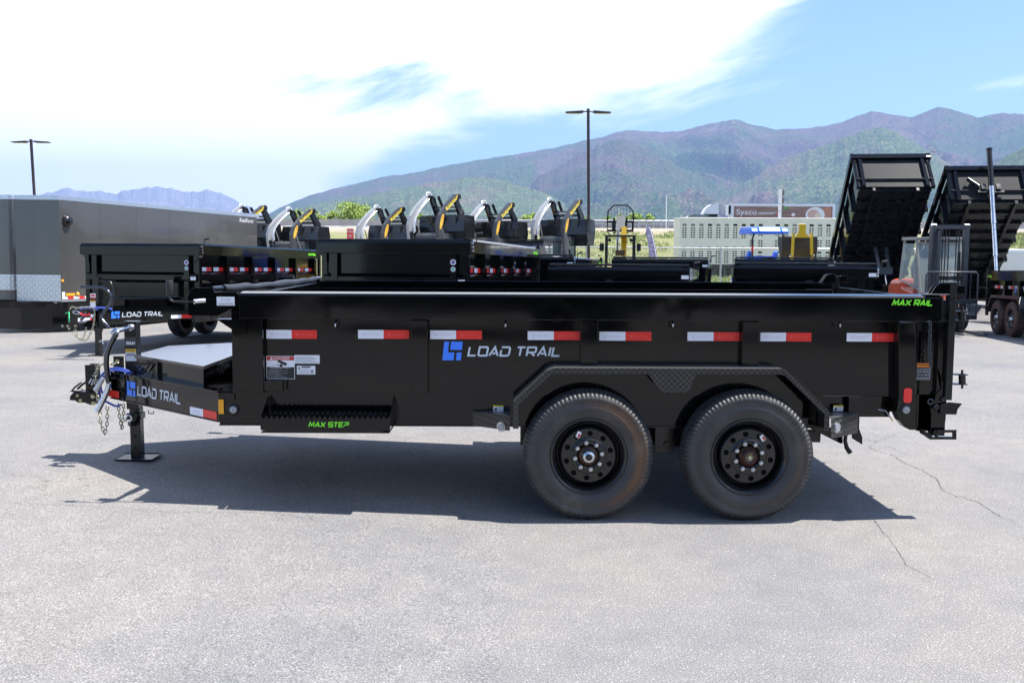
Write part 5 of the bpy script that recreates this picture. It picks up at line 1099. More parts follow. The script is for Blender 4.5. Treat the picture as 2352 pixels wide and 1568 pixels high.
for x in (1.22, 2.44, 3.66, 4.88, 6.1):
    m = MB(); m.bx(x, x+.006, -.0015, -.0005, E0+.03, E1-.1)
    for k in range(22): m.box((x+.025, -.002, E0+.10+.095*k), (.012, .004, .012))
    bl(m, 'panel_seam', mat('dark_seam', (.07, .07, .075), .4), ET)
m = MB(); m.lathe([(.13, 0), (.13, -.015), (.10, -.075), (.04, -.10), (.001, -.105)], (.22, 0, E1-.55), 'y', 24); bl(m, 'roof_vent', BLACK2, ET)
m = MB(); m.text('RoadForce', (EL-.85, -.003, E1-.26), (1, 0, 0), (0, 0, 1), .11, .65, 0, .2); bl(m, 'name_lettering', WHITE, ET)
c_ = Vector((-.335, 1.42, E1-.33)); m = MB(); uu = Vector((.06, -.99, 0)).normalized(); m.add([c_+Vector((-.10, 0, 0))+uu*(.13*math.cos(a))+Vector((0, 0, .13*math.sin(a))) for a in [i*.3142 for i in range(20)]], [tuple(range(20))], 0)
m.text('WELLS', c_+Vector((-.105, 0, .0))-uu*.105+Vector((0, 0, .02)), uu, (0, 0, 1), .055, .21, 1); m.text('CARGO', c_+Vector((-.105, 0, .0))-uu*.105-Vector((0, 0, .07)), uu, (0, 0, 1), .055, .21, 1); bl(m, 'round_badge', [mat('badge_dark', (.03, .04, .045), .3), SILVER], ET)
for i in range(9):
    m = MB(); x = .03+i*.17; m.bx(x, x+.168, -.009, -.0062, E0+.03, E0+.085); bl(m, 'reflective_tape', RETRO if i % 2 == 0 else RED, ET)
m = MB(); m.bx(.03, .12, -.009, -.0062, E0+.09, E0+.19, 1); m.bx(.14, .40, -.02, -.0062, E0+.10, E0+.16, 0); m.bx(.02, .09, -.009, -.0062, E0+.42, E0+.47, 0); m.lathe([(.05, 0), (.04, -.02), (.001, -.025)], (.50, -.004, E0+.13), 'y', 14, 0); bl(m, 'marker_lamp', [mat('amber_lens', (.95, .40, .03), .2), WHITE], ET)
for k in (0, 1):
    wheel(ET, (4.2+k*.9, -.02, .36), 'plain', TY_B, .2, full=False, R0=.36); wheel(ET, (4.2+k*.9, EW+.02, .36), 'plain', TY_B, .2, flip=True, full=False, R0=.36)
m = MB(); m.bx(.1, EL-.1, .12, .2, E0-.16, E0-.001); m.bx(.1, EL-.1, EW-.2, EW-.12, E0-.16, E0-.001); m.bx(4.0, 5.3, -.03, .11, E0-.05, E0+.25); m.prism([(.1, .3, E0-.16), (-1.5, 1.24, E0-.16), (-1.5, 1.34, E0-.16), (.1, .5, E0-.16)], (0, 0, .14)); m.prism([(.1, EW-.3, E0-.16), (-1.5, EW-1.24, E0-.16), (-1.5, EW-1.34, E0-.16), (.1, EW-.5, E0-.16)], (0, 0, .14)); m.bx(-1.45, -1.35, EW/2-.05, EW/2+.05, 0, 1.0); bl(m, 'frame', BLACK2, ET)
m = MB(); m.prism([(-.25, .9, .06), (.0, .25, .10), (.25, .06, .10), (EL, .06, .10), (EL, .10, .10), (.3, .12, .10), (-.2, 1.6, .06)], (0, 0, .56)); bl(m, 'skirt', BLACK, ET)
# ================================================================ TRACK LOADERS WITH RAISED ARMS
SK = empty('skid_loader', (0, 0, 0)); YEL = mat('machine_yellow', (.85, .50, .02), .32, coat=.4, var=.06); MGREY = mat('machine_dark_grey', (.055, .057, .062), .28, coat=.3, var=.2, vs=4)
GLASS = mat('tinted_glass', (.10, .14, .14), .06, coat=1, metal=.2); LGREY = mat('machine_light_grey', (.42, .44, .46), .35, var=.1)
SUNARM = mat('sunlit_arm_paint', (.42, .43, .44), .3, metal=.3, coat=.5)  # sun glare on the left boom, painted in as a paler colour
path = [(.22, 1.05, .12), (.06, 1.60, .125), (-.03, 2.10, .125), (-.06, 2.38, .125), (.04, 2.66, .12), (.30, 2.95, .11), (.60, 3.19, .105), (.86, 3.37, .095), (1.02, 3.41, .085)]
def arm_prof(pth):
    L_, R_ = [], []
    for i, (u, z, w) in enumerate(pth):
        a = pth[max(0, i-1)]; b = pth[min(len(pth)-1, i+1)]; d = Vector((b[0]-a[0], 0, b[1]-a[1])).normalized(); n = Vector((-d.z, 0, d.x)); p = Vector((u, 0, z)); L_.append(p+n*w*.85); R_.append(p-n*w*.85)
    return L_, R_
for s in (-1, 1):
    AL = empty('lift_arm', (0, 0, 0)); AL.parent = SK
    L_, R_ = arm_prof(path); y0 = s*.62-.06; m = MB()
    for i in range(len(L_)-1): m.prism([L_[i]+Vector((0, y0, 0)), L_[i+1]+Vector((0, y0, 0)), R_[i+1]+Vector((0, y0, 0)), R_[i]+Vector((0, y0, 0))], (0, .12, 0))
    m.build('boom', SUNARM if s > 0 else MGREY, AL)
    m = MB(); pl_ = [(1.00, 3.43), (1.14, 3.35), (1.20, 3.16), (1.48, 2.84), (1.44, 2.70), (1.22, 2.72), (1.06, 3.02), (.92, 3.25)]; m.prism([(a, s*.50-.05, b) for a, b in pl_], (0, .10, 0)); m.cyl((.98, s*.62-.09, 3.36), (.98, s*.62+.09, 3.36), .09, 12); m.bx(.88, 1.06, s*.56-.07, s*.56+.07, 3.28, 3.43); m.build('boom_nose', BLACK2, AL)
    m = MB(); m.cyl((.62, s*.50, 2.62) if 0 else (.60, s*.50, 1.4), (.18, s*.50, 2.55), .022, 8, 0); m.cyl((.72, s*.50, .95), (.50, s*.50, 1.65), .045, 8, 1); m.cyl((1.18, s*.36, 3.40), (1.42, s*.36, 3.05), .055, 8, 1); m.build('hydraulic_ram', [STEEL, BLACK2], AL)
    if s > 0:
        m = MB()
        for k in range(3): m.tube([R_[i]+Vector((.02*k, y0-.02-.012*k, .03*k)) for i in range(2, len(R_))]+[Vector((1.0, y0-.02, 3.48))], .022, 6)
        m.tube([Vector((.8, y0+.02, 3.42)), Vector((.84, y0+.05, 3.52)), Vector((.98, y0+.0, 3.54)), Vector((1.08, y0+.04, 3.44))], .02, 6); m.build('hydraulic_line', mat('hose_silver', (.80, .80, .80), .3, metal=.4), AL)
    else:
        def on(i, f, w): return (L_[i]+(L_[i+1]-L_[i])*f)*(1-w)+(R_[i]+(R_[i+1]-R_[i])*f)*w+Vector((0, y0-.004, 0))
        m = MB(); A, B_ = on(4, .9, .18), on(4, .9, .86); Cc, Dd = on(7, .4, .86), on(7, .4, .18); m.quad(B_, Cc, Dd, A, 0); ux_ = (Cc-B_).normalized(); up_ = ux_.cross(Vector((0, 1, 0))); up_ = up_ if up_.z > 0 else -up_; m.text('NEW HOLLAND', B_+ux_*.06+up_*.045+Vector((0, -.004, 0)), ux_, up_, .085, (Cc-B_).length*.85, 1); m.build('yellow_decal', [mat('decal_yellow', (.80, .60, .08), .4), INK], AL)
        m = MB(); pts = []
        P0_, P1_ = on(2, .5, .5), on(4, .35, .5); dd = (P1_-P0_); nn_ = dd.normalized().cross(Vector((0, 1, 0)))
        for k in range(16): a = k*.3927; pts.append(P0_+dd*(.5+.5*math.cos(a))+nn_*(.075*math.sin(a)))
        m.add(pts if (pts[1]-pts[0]).cross(pts[2]-pts[1]).y < 0 else pts[::-1], [tuple(range(16))], 0)
        dn = dd.normalized(); un = nn_ if nn_.z > 0 else -nn_; m.text('C330', P0_+dn*.06-un*.06+Vector((0, -.004, 0)), dn, un, .10, dd.length*.8, 1); m.build('model_decal', [mat('decal_yellow', (.88, .62, .03), .35), mat('decal_orange', (.80, .14, .03), .4)], AL)
m = MB(); m.bx(1.12, 1.42, -.42, .42, 3.0, 3.03)
for i in range(5): m.bx(1.12, 1.42, -.4+i*.18, -.38+i*.18, 3.03, 3.06)
m.bx(1.20, 1.32, -.52, .52, 2.84, 2.94); m.bx(1.34, 1.40, -.5, .5, 2.66, 2.78); m.build('cross_step', MGREY, SK)
m = MB(); m.cyl((.02, -.60, 1.93), (.02, .60, 1.93), .045, 12); m.build('cross_tube', BLACK2, SK)
bp_ = [(.98, 2.74), (.90, 2.50), (.88, 2.20), (.95, 1.95), (1.06, 1.78)]; m = MB()
for (a, b), (c, d) in zip(bp_, bp_[1:]): m.prism([(a, -.98, b), (c, -.98, d), (c+.02, -.98, d+.004), (a+.02, -.98, b+.004)], (0, 1.96, 0))
m.prism([(.98, -.98, 2.74), (1.45, -.98, 2.72), (1.45, -.98, 2.70), (1.0, -.98, 2.72)], (0, 1.96, 0))
for s in (-.98, .965): m.prism([(.98, s, 2.74), (.90, s, 2.5), (.88, s, 2.2), (.95, s, 1.95), (1.06, s, 1.78), (1.40, s, 1.80), (1.52, s, 2.3), (1.45, s, 2.72)], (0, .015, 0))
for y in (-.5, 0, .5): m.bx(.86, .90, y-.12, y+.12, 2.45, 2.74) 
m.bx(.93, 1.0, -.99, .99, 1.78, 1.93); m.build('bucket', mat('bucket_black', (.012, .012, .013), .3, coat=.4, var=.3, vs=3), SK)
m = MB(); m.prism([(0.05, -.45, 1.15), (0.02, -.45, 2.02), (.10, -.45, 2.12), (1.05, -.45, 2.10), (1.12, -.45, 1.2)], (0, .9, 0)); CBO = m.build('cab', MGREY, SK, bevel=.02)
m = MB(); m.quad((.012, -.37, 1.5), (.005, -.37, 1.92), (.005, .37, 1.92), (.012, .37, 1.5)); m.bx(.2, .95, -.462, -.452, 1.35, 1.98); m.bx(.15, 1.0, -.3, .3, 2.125, 2.135); m.build('cab_window', GLASS, CBO)
m = MB()
for i in range(7): m.bx(.2, .95, -.475, -.464, 1.40+.09*i, 1.41+.09*i)
for x in (.18, .95): m.bx(x, x+.03, -.48, -.464, 1.33, 2.0)
m.build('window_grille', BLACK2, CBO)
m = MB(); m.cyl((-.05, .52, 1.2), (-.05, .52, 2.10), .05, 10); m.cyl((-.05, .52, 2.10), (-.12, .52, 2.14), .06, 10); m.build('exhaust_pipe', BLACK2, SK)
m = MB(); m.prism([(-1.0, -.55, .45), (-1.05, -.55, 1.15), (-.9, -.55, 1.38), (.04, -.55, 1.45), (.04, -.55, .45)], (0, 1.1, 0)); m.build('engine_cover', LGREY, SK, bevel=.03)
m = MB(); m.bx(-1.09, -1.0, -.70, -.56, .5, 1.4); m.bx(-1.09, -1.0, .56, .70, .5, 1.4); m.bx(-.1, 1.2, -.56, .56, .35, 1.14); m.build('chassis', YEL, SK, bevel=.02)
for s in (-1, 1):
    m = MB(); tp = [(-.95, .36), (-.75, .06), (.95, .06), (1.2, .36), (1.0, .62), (-.7, .62)]; m.prism([(a, s*.78-.16, b) for a, b in tp], (0, .32, 0)); m.build('track', RUBBER, SK, bevel=.04)
sk = [(-10.15, 36.2, 1.0, 'track loader with raised arms mostly hidden behind the end of the grey cargo trailer', -.05), (-8.25, 35.6, 1.0, 'track loader with raised arms and bucket just right of the grey cargo trailer end', -.09), (-4.98, 35.2, 1.0, 'track loader with raised arms beside the red road sign', -.07), (-3.04, 34.6, 1.07, 'track loader with the highest raised arms and bucket in the row', .06), (-1.08, 35, 1.02, 'track loader with raised arms behind the right corner of the dented trailer rail', -.02), (1.30, 35, 1.04, 'track loader with raised arms nearest the tall brown lamp post', .015)]
tb_ = kids(); first = True
for x, y, sc, lb, dz in sk:
    o = SK if first else copy_tree(SK, None, tb_); first = False
    o.location = (x, y, gz(x, y)+dz*.0); o.rotation_euler = (0, 0, R(56)); o.scale = (sc*.97, sc*.97, .97*(1+dz)); tag(o, lb, 'loader', 'track loaders with raised arms')
# closer skid loader with closed cab, arms down
CL = empty('skid_loader', (.35, 30.6, gz(.35, 30.6)), R(74), 'black cabbed skid loader with wire side grille, standing between the raised arms at centre', 'loader')
m = MB(); m.prism([(0.0, -.62, 1.0), (-.02, -.62, 1.88), (.06, -.62, 2.06), (1.25, -.62, 2.02), (1.3, -.62, 1.0)], (0, 1.24, 0)); cb = m.build('cab', MGREY, CL, bevel=.03)
m = MB(); gp = [(-.50, 1.15), (.46, 1.15), (.46, 1.70), (.30, 1.86), (.18, 1.72), (-.2, 1.72), (-.32, 1.86), (-.50, 1.78)]; m.prism([(-.034, a, b) for a, b in gp], (.01, 0, 0)); m.bx(.15, 1.12, -.632, -.622, 1.15, 1.9); m.build('cab_window', GLASS, cb)
m = MB()
for i in range(9): m.bx(.15, 1.12, -.645, -.634, 1.2+.08*i, 1.21+.08*i)
m.build('window_grille', LGREY, cb)
for s in (-1, 1):
    m = MB(); m.bx(-.08, -.03, s*.36-.09, s*.36+.09, 1.80, 1.92, 0); m.bx(-.09, -.081, s*.36-.07, s*.36+.07, 1.82, 1.90, 1); m.build('work_lamp', [BLACK2, LENS], cb)
m = MB(); m.bx(-.10, 1.3, -.68, .68, 2.07, 2.10); m.build('roof_plate', BLACK2, cb)
m = MB(); m.bx(-.9, 1.3, -.6, .6, .3, 1.0); m.build('chassis', MGREY, CL, bevel=.03)
for s in (-1, 1):
    for x in (-.5, .75): wheel(CL, (x, s*.8, .40), 'plain', TY_B, 0, flip=s > 0, full=False, R0=.40, cols=[YEL, DARK])
    m = MB(); m.prism([(-.95, s*.72-.06, 1.75), (-.8, s*.72-.06, 1.9), (1.35, s*.72-.06, 1.25), (1.9, s*.72-.06, .5), (1.75, s*.72-.06, .4), (1.2, s*.72-.06, 1.1), (-.9, s*.72-.06, 1.6)], (0, .12, 0)); m.build('lift_arm', MGREY, CL)
# ================================================================ FORKLIFT
FK = empty('forklift', (10.15, 23.7, gz(9, 23.6)), R(-86), 'orange forklift with glazed cab, facing the camera with its mast and load guard up', 'forklift')
ORNG = mat('machine_orange', (.62, .10, .045), .38, coat=.3, var=.1); IRON = mat('mast_steel', (.045, .05, .06), .35, var=.2)
m = MB(); m.prism([(-1.55, -.50, .45), (-1.6, -.50, 1.0), (-1.45, -.50, 1.22), (-.75, -.50, 1.25), (-.75, -.50, .45)], (0, .8, 0)); m.build('counterweight', ORNG, FK, bevel=.12)
m = MB(); m.prism([(-.75, -.55, .35), (-.75, -.55, 1.05), (-.1, -.55, .95), (.15, -.55, .55), (.35, -.55, .55), (.35, -.55, .35)], (0, 1.1, 0)); m.build('body', ORNG, FK, bevel=.04)
CBF = MB()
for s in (-.55, .50):
    for (a, b), (c, d) in (((-.80, 1.2), (-.62, 2.18)), ((.22, .9), (-.02, 2.18)), ((-.62, 2.13), (-.02, 2.13)), ((-.75, 1.2), (.2, 1.0))):
        CBF.prism([(a-.04, s, b), (a+.04, s, b), (c+.04, s, d), (c-.04, s, d)], (0, .05, 0))
CBF.bx(-.72, .05, -.57, .57, 2.18, 2.25); CBF.bx(-.02, .03, -.5, .5, 2.08, 2.14); CBF = CBF.build('cab', mat('cab_grey', (.30, .30, .28), .4), FK, bevel=.01)
m = MB(); m.prism([(-.76, -.56, 1.22), (-.60, -.56, 2.1), (-.06, -.56, 2.1), (.16, -.56, 1.05)], (0, .006, 0)); m.prism([(-.76, .55, 1.22), (-.60, .55, 2.1), (-.06, .55, 2.1), (.16, .55, 1.05)], (0, .006, 0)); m.prism([(.20, -.49, .95), (0.0, -.49, 2.08), (.006, -.49, 2.08), (.206, -.49, .95)], (0, .98, 0)); m.build('cab_window', mat('clear_glass', (.55, .66, .64), .05, coat=.5, alpha=.35), CBF)
m = MB(); m.bx(-.62, -.2, -.25, .25, .98, 1.08); m.prism([(-.66, -.24, 1.0), (-.76, -.24, 1.6), (-.68, -.24, 1.6), (-.56, -.24, 1.05)], (0, .48, 0)); m.build('seat', RUBBER, FK, bevel=.02)
m = MB(); m.tube([(.1, 0, .8), (-.08, 0, 1.28)], .02, 8); m.tube([(-.08+.06*math.sin(a)*.4, .17*math.cos(a), 1.28+.14*math.sin(a)) for a in [i*.524 for i in range(12)]], .014, 6, closed=True); m.build('steering_wheel', BLACK2, FK)
for s in (-1, 1):
    m = MB(); m.bx(.42, .56, s*.40-.05, s*.40+.05, .12, 2.53); m.bx(.58, .66, s*.32-.04, s*.32+.04, .14, 2.40); m.cyl((.50, s*.40-.055, 2.50), (.50, s*.40+.055, 2.50), .06, 12, 1); m.build('mast_rail', [IRON, CHROME], FK, bevel=.004)
    m = MB(); m.bx(.62, 1.75, s*.28-.06, s*.28+.06, .06, .10); m.build('fork', IRON, FK)
for z in (.5, 1.25, 2.44): m = MB(); m.bx(.45, .54, -.36, .36, z, z+.09); m.build('mast_crossbar', IRON, FK)
m = MB()
for y in (-.2, -.13, .13, .2, -.05): m.cyl((.57, y, .5), (.57, y, 2.42), .014, 6)
m.cyl((.50, -.25, .2), (.50, -.25, 1.9), .035, 8); m.cyl((.50, .25, .2), (.50, .25, 1.9), .035, 8); m.build('mast_hose', RUBBER, FK)
m = MB(); P = [(.70, -.62, .35), (.70, -.62, 1.38), (.70, -.57, 1.44), (.70, .57, 1.44), (.70, .62, 1.38), (.70, .62, .35)]; m.tube(P, .022, 6)
for y in (-.45, -.3, -.15, 0, .15, .3, .45): m.cyl((.70, y, .45), (.70, y, .72), .012, 5)
m.cyl((.70, -.45, .72), (.70, -.45, 1.44), .012, 5); m.cyl((.70, .45, .72), (.70, .45, 1.44), .012, 5); m.bx(.66, .74, -.62, .62, .70, .80); m.bx(.66, .74, -.62, .62, .34, .44); m.build('load_guard', IRON, FK)
for s in (-1, 1): wheel(FK, (.10, s*.62, .34), 'plain', TY_B, 0, flip=s > 0, full=False, R0=.34); wheel(FK, (-1.15, s*.52, .27), 'plain', TY_B, 0, flip=s > 0, full=False, R0=.27)
# ================================================================ LIVESTOCK TRAILER
LV = empty('livestock_trailer', (11.75, 70.0, -.45), 0, 'long beige livestock trailer with rows of oval vent holes behind the chain link fence', 'trailer')
BEIGE = mat('beige_aluminium', (.76, .735, .67), .45, metal=.15, var=.06, vs=1.5); HOLE = mat('vent_shade', (.03, .028, .024), .8); HOLE2 = mat('vent_light', (.22, .21, .18), .7)  # flat ovals: vent shade painted dark, light seen through painted paler
m = MB(); m.bx(0, 16.2, 0, 2.5, 1.05, 4.22); 
for i in range(28): m.bx(.02+i*.595, .05+i*.595, -.012, -.001, 1.07, 4.2)
m.bx(0, 16.2, -.014, -.001, 2.3, 2.33); m.bx(0, 16.2, -.014, -.001, 3.98, 4.0); bl(m, 'body', BEIGE, LV)
m = MB(); m.bx(-.03, 16.23, -.03, 2.53, 4.221, 4.32); bl(m, 'roof', mat('pale_roof', (.78, .77, .72), .4), LV, bevel=.03)
m = MB(); rnd = random.Random(5)
def oval(m, x, z, w, h, mi):
    m.add([(x+w/2*math.cos(a), -.016, z+h/2*math.sin(a)) if 0 else (x+(w-h)/2*(1 if math.cos(a) > 0 else -1)+h/2*math.cos(a), -.016, z+h/2*math.sin(a)) for a in [i*.5236+.01 for i in range(12)]], [tuple(range(12))], mi)
for i in range(27):
    x = .33+i*.595
    if i == 10: continue
    oval(m, x, 3.80, .32, .17, 0 if rnd.random() < .6 else 1)
    for r_ in range(5):
        if 8 <= i: break
        for s in (-.09, .09): oval(m, x+s, 3.58-.16*r_, .135, .095, 0)
    if i >= 8:
        for r_ in range(4):
            for s in (-.09, .09): oval(m, x+s, 3.58-.16*r_, .135, .095, 1 if rnd.random() < .3 else 0)
        for r_ in range(4):
            for s in (-.09, .09): oval(m, x+s, 2.72-.16*r_, .135, .095, 0)
        oval(m, x, 1.90, .30, .16, 0)
        for r_ in range(3):
            for s in (-.09, .09): oval(m, x+s, 1.65-.16*r_, .135, .095, 0)
    else:
        oval(m, x, 2.20, .32, .17, 0 if rnd.random() < .7 else 1)
        for r_ in range(6):
            for s in (-.09, .09): oval(m, x+s, 1.94-.15*r_, .135, .095, 0)
bl(m, 'vent_panel', [HOLE, HOLE2], LV)
m = MB(); m.bx(1.0, 15, .3, .5, .8, 1.04); m.bx(1.0, 15, 2.0, 2.2, .8, 1.04); m.bx(2.1, 4.9, .02, .1, .85, 1.04); bl(m, 'frame', BLACK2, LV)
for x in (2.9, 4.1, 13.0): 
    wheel(LV, (x, .02, .50), 'plain', TY_B, 0, full=False, R0=.50, W_=.5); wheel(LV, (x, 2.48, .50), 'plain', TY_B, 0, flip=True, full=False, R0=.50, W_=.5)
# ================================================================ FENCE
FN = empty('chain_link_fence', (0, 45, -.1), 0, 'galvanised chain link fence with top rail between the sales lot and the bank', 'fence')
m = MB(); m.cyl((-24, 0, 1.88), (46, 0, 1.78), .032, 8); bl(m, 'top_rail', STEEL, FN)
for i in range(24):
    m = MB(); x = -24+i*3.04; m.cyl((x, 0, -.3), (x, 0, 1.92-.1*(x+24)/70), .04, 8); bl(m, 'fence_post', STEEL, FN)
m = MB(); s_ = .13; n = int(70/s_)
for i in range(-14, n):
    for sg in (0, 1):
        x0 = -24+i*s_; x1 = x0+1.8; a = (x0, x1) if not sg else (x1, x0); y = .02+.01*sg
        if x0 < -24: continue
        m.quad((a[0]-.004, y, .02), (a[0]+.004, y, .02), (a[1]+.004, y, 1.80), (a[1]-.004, y, 1.80))
bl(m, 'wire_mesh', mat('wire_grey', (.42, .43, .42), .5, metal=.5), FN)
# ================================================================ HIGHWAY BARRIERS
CONC = mat('barrier_concrete', (.40, .385, .365), .9, var=.12, vs=1.2); REFL = mat('barrier_reflector', (.60, .52, .28), .5)
def wallrun(name, label, x0, x1, seg, top=5.28, refl=True):
    r_ = empty(name, (x0, 130.6, 4.0), 0, label, 'barrier'); n = int(round((x1-x0)/seg))
    for i in range(n):
        m = MB(); a, b = i*seg, (i+1)*seg-.03; m.prism([(a, -.3, 0), (a, -.28, .25), (a, -.12, .5), (a, -.1, top-4), (a, .1, top-4), (a, .3, 0)], (b-a, 0, 0)); bl(m, 'barrier_segment', CONC, r_)
        if refl: m = MB(); m.bx(a+.35, a+1.15, -.16, -.135, .98, 1.05); bl(m, 'reflector', REFL, r_)
    return r_
wallrun('highway_barrier', 'long concrete highway barrier with yellow reflectors, left of the steel guard rail', -41.5, -5.5, 2.7)
wallrun('highway_barrier', 'pale concrete highway barrier starting beside the thin white mast, right of the guard rail', 21.2, 105.2, 6.0, 5.34, False)
GR = empty('guard_rail', (-5.5, 130.2, 4.0), 0, 'galvanised steel guard rail with upright posts along the highway edge', 'guard rail')
for z in (1.18, .78):
    m = MB(); m.prism([(0, 0, z-.16), (0, -.06, z-.10), (0, 0, z), (0, -.06, z+.10), (0, 0, z+.16), (0, .02, z+.16), (0, .02, z-.16)], (26.6, 0, 0)); bl(m, 'rail', STEEL, GR)
xs_ = [i*1.9 for i in range(10)]+[19+.97*i for i in range(8)]
for x in xs_: m = MB(); m.bx(x, x+.13, -.16, -.062, -.2, 1.40); bl(m, 'rail_post', STEEL, GR)
m = MB(); m.bx(-.0, 26.6, .5, .7, 0, .62); bl(m, 'kerb_wall', CONC, GR)
# ================================================================ SEMI TRUCK
def food_mat():
    m, t, b, L, N, M, ramp, mix = node_mat('printed_food_panel')
    g = N('ShaderNodeTexCoord').outputs['Object']; mp = N('ShaderNodeMapping'); mp.inputs['Scale'].default_value = (.12, 1, 2.2); L.new(g, mp.inputs[0])
    n1 = N('ShaderNodeTexNoise', i_Scale=1.6, i_Detail=4.0); L.new(mp.outputs[0], n1.inputs['Vector'])
    c = ramp(n1.outputs['Fac'], [(.3, (.16, .09, .065)), (.55, (.27, .16, .12)), (.75, (.38, .26, .21))]); L.new(c, b.inputs['Base Color']); b.inputs['Roughness'].default_value = .4; return m
SM = empty('semi_truck', (34.0, 155.0, 4.62), 0, 'white semi truck on the highway pulling a brown printed refrigerated trailer', 'truck')
WP = mat('truck_white', (.72, .74, .76), .3, coat=.4)
m = MB(); m.bx(.0, 16.1, 0, 2.6, 1.1, 4.0); bl(m, 'trailer_box', WP, SM)
m = MB(); m.bx(.35, 15.7, -.012, -.002, 1.25, 3.62); PP = bl(m, 'printed_panel', food_mat(), SM)
m = MB(); m.text('Sysco', (.75, -.02, 2.32), (1, 0, 0), (0, 0, 1), .85, 3.2, 0); m.text('Sysco', (.75, -.017, 2.32), (1, 0, 0), (0, 0, 1), .85, 3.2, 0)
m.bx(4.2, 7.0, -.02, -.013, 2.62, 2.70, 0); m.bx(4.2, 6.6, -.02, -.013, 2.40, 2.48, 0); bl(m, 'lettering', WP, PP)
m = MB()
def disc(m, x, z, a, b, mi, y=-.02): m.add([(x+a*math.cos(q), y, z+b*math.sin(q)) for q in [i*.3142 for i in range(20)]], [tuple(range(20))], mi)
disc(m, 13.0, 2.3, 1.5, 1.25, 0); disc(m, 12.7, 2.4, .9, .75, 1, -.024); disc(m, 13.4, 2.2, .5, .45, 2, -.028); disc(m, 8.2, 3.35, .8, .24, 3, -.02); disc(m, 14.8, 2.7, .7, .9, 4, -.018); disc(m, 9.6, 2.35, .28, .28, 0, -.02); disc(m, 7.2, 2.4, .3, .22, 5, -.02)
bl(m, 'food_print', [mat('plate_white', (.75, .74, .72), .4), mat('print_pink', (.60, .38, .30), .4), mat('print_cream', (.70, .60, .42), .4), mat('print_green', (.10, .26, .06), .4), mat('print_terracotta', (.45, .20, .12), .4), mat('print_red', (.5, .05, .04), .4)], PP)
m = MB(); m.bx(-.42, -.002, .3, 2.3, 2.2, 3.9, 0); m.bx(-.40, -.05, .285, .298, 2.4, 3.7, 1); bl(m, 'cooling_unit', [WP, DARK], SM)
m = MB(); m.prism([(-5.6, .1, .6), (-5.7, .1, 1.5), (-4.6, .1, 1.75), (-4.3, .1, 2.6), (-3.9, .1, 3.3), (-3.1, .1, 3.9), (-2.0, .1, 4.0), (-2.0, .1, .6)], (0, 2.4, 0)); m.bx(-4.2, -2.1, .095, .099, 1.9, 2.4, 1); bl(m, 'tractor_cab', [WP, DARK], SM, bevel=.05)
for x in (-4.9, -1.2, .2, 12.2, 13.5): wheel(SM, (x, .05, .52), 'plain', TY_B, 0, full=False, R0=.52, W_=.5); wheel(SM, (x, 2.55, .52), 'plain', TY_B, 0, flip=True, full=False, R0=.52, W_=.5)
m = MB(); m.bx(-4, 15.5, .6, .9, .75, 1.05); m.bx(-4, 15.5, 1.7, 2.0, .75, 1.05); bl(m, 'chassis', BLACK2, SM)
# dark SUV on the highway
CV = empty('passenger_car', (25.0, 150.0, 4.62), 0, 'dark green sport utility car passing on the highway behind the barrier end', 'car'); CG = mat('dark_green_paint', (.03, .06, .045), .2, coat=.7)
m = MB(); m.prism([(0, 0, .45), (-.05, 0, 1.0), (.9, 0, 1.15), (1.5, 0, 1.95), (2.1, 0, 2.15), (4.4, 0, 2.12), (4.9, 0, 1.2), (5.0, 0, .5)], (0, 1.9, 0)); bl(m, 'body', CG, CV, bevel=.06)
m = MB(); m.prism([(1.15, -.01, 1.25), (1.65, -.01, 1.85), (2.2, -.01, 2.0), (4.2, -.01, 1.98), (4.6, -.01, 1.25)], (0, .005, 0)); bl(m, 'window', GLASS, CV)
for x in (.9, 4.0): wheel(CV, (x, .0, .38), 'plain', TY_B, 0, full=False, R0=.38)
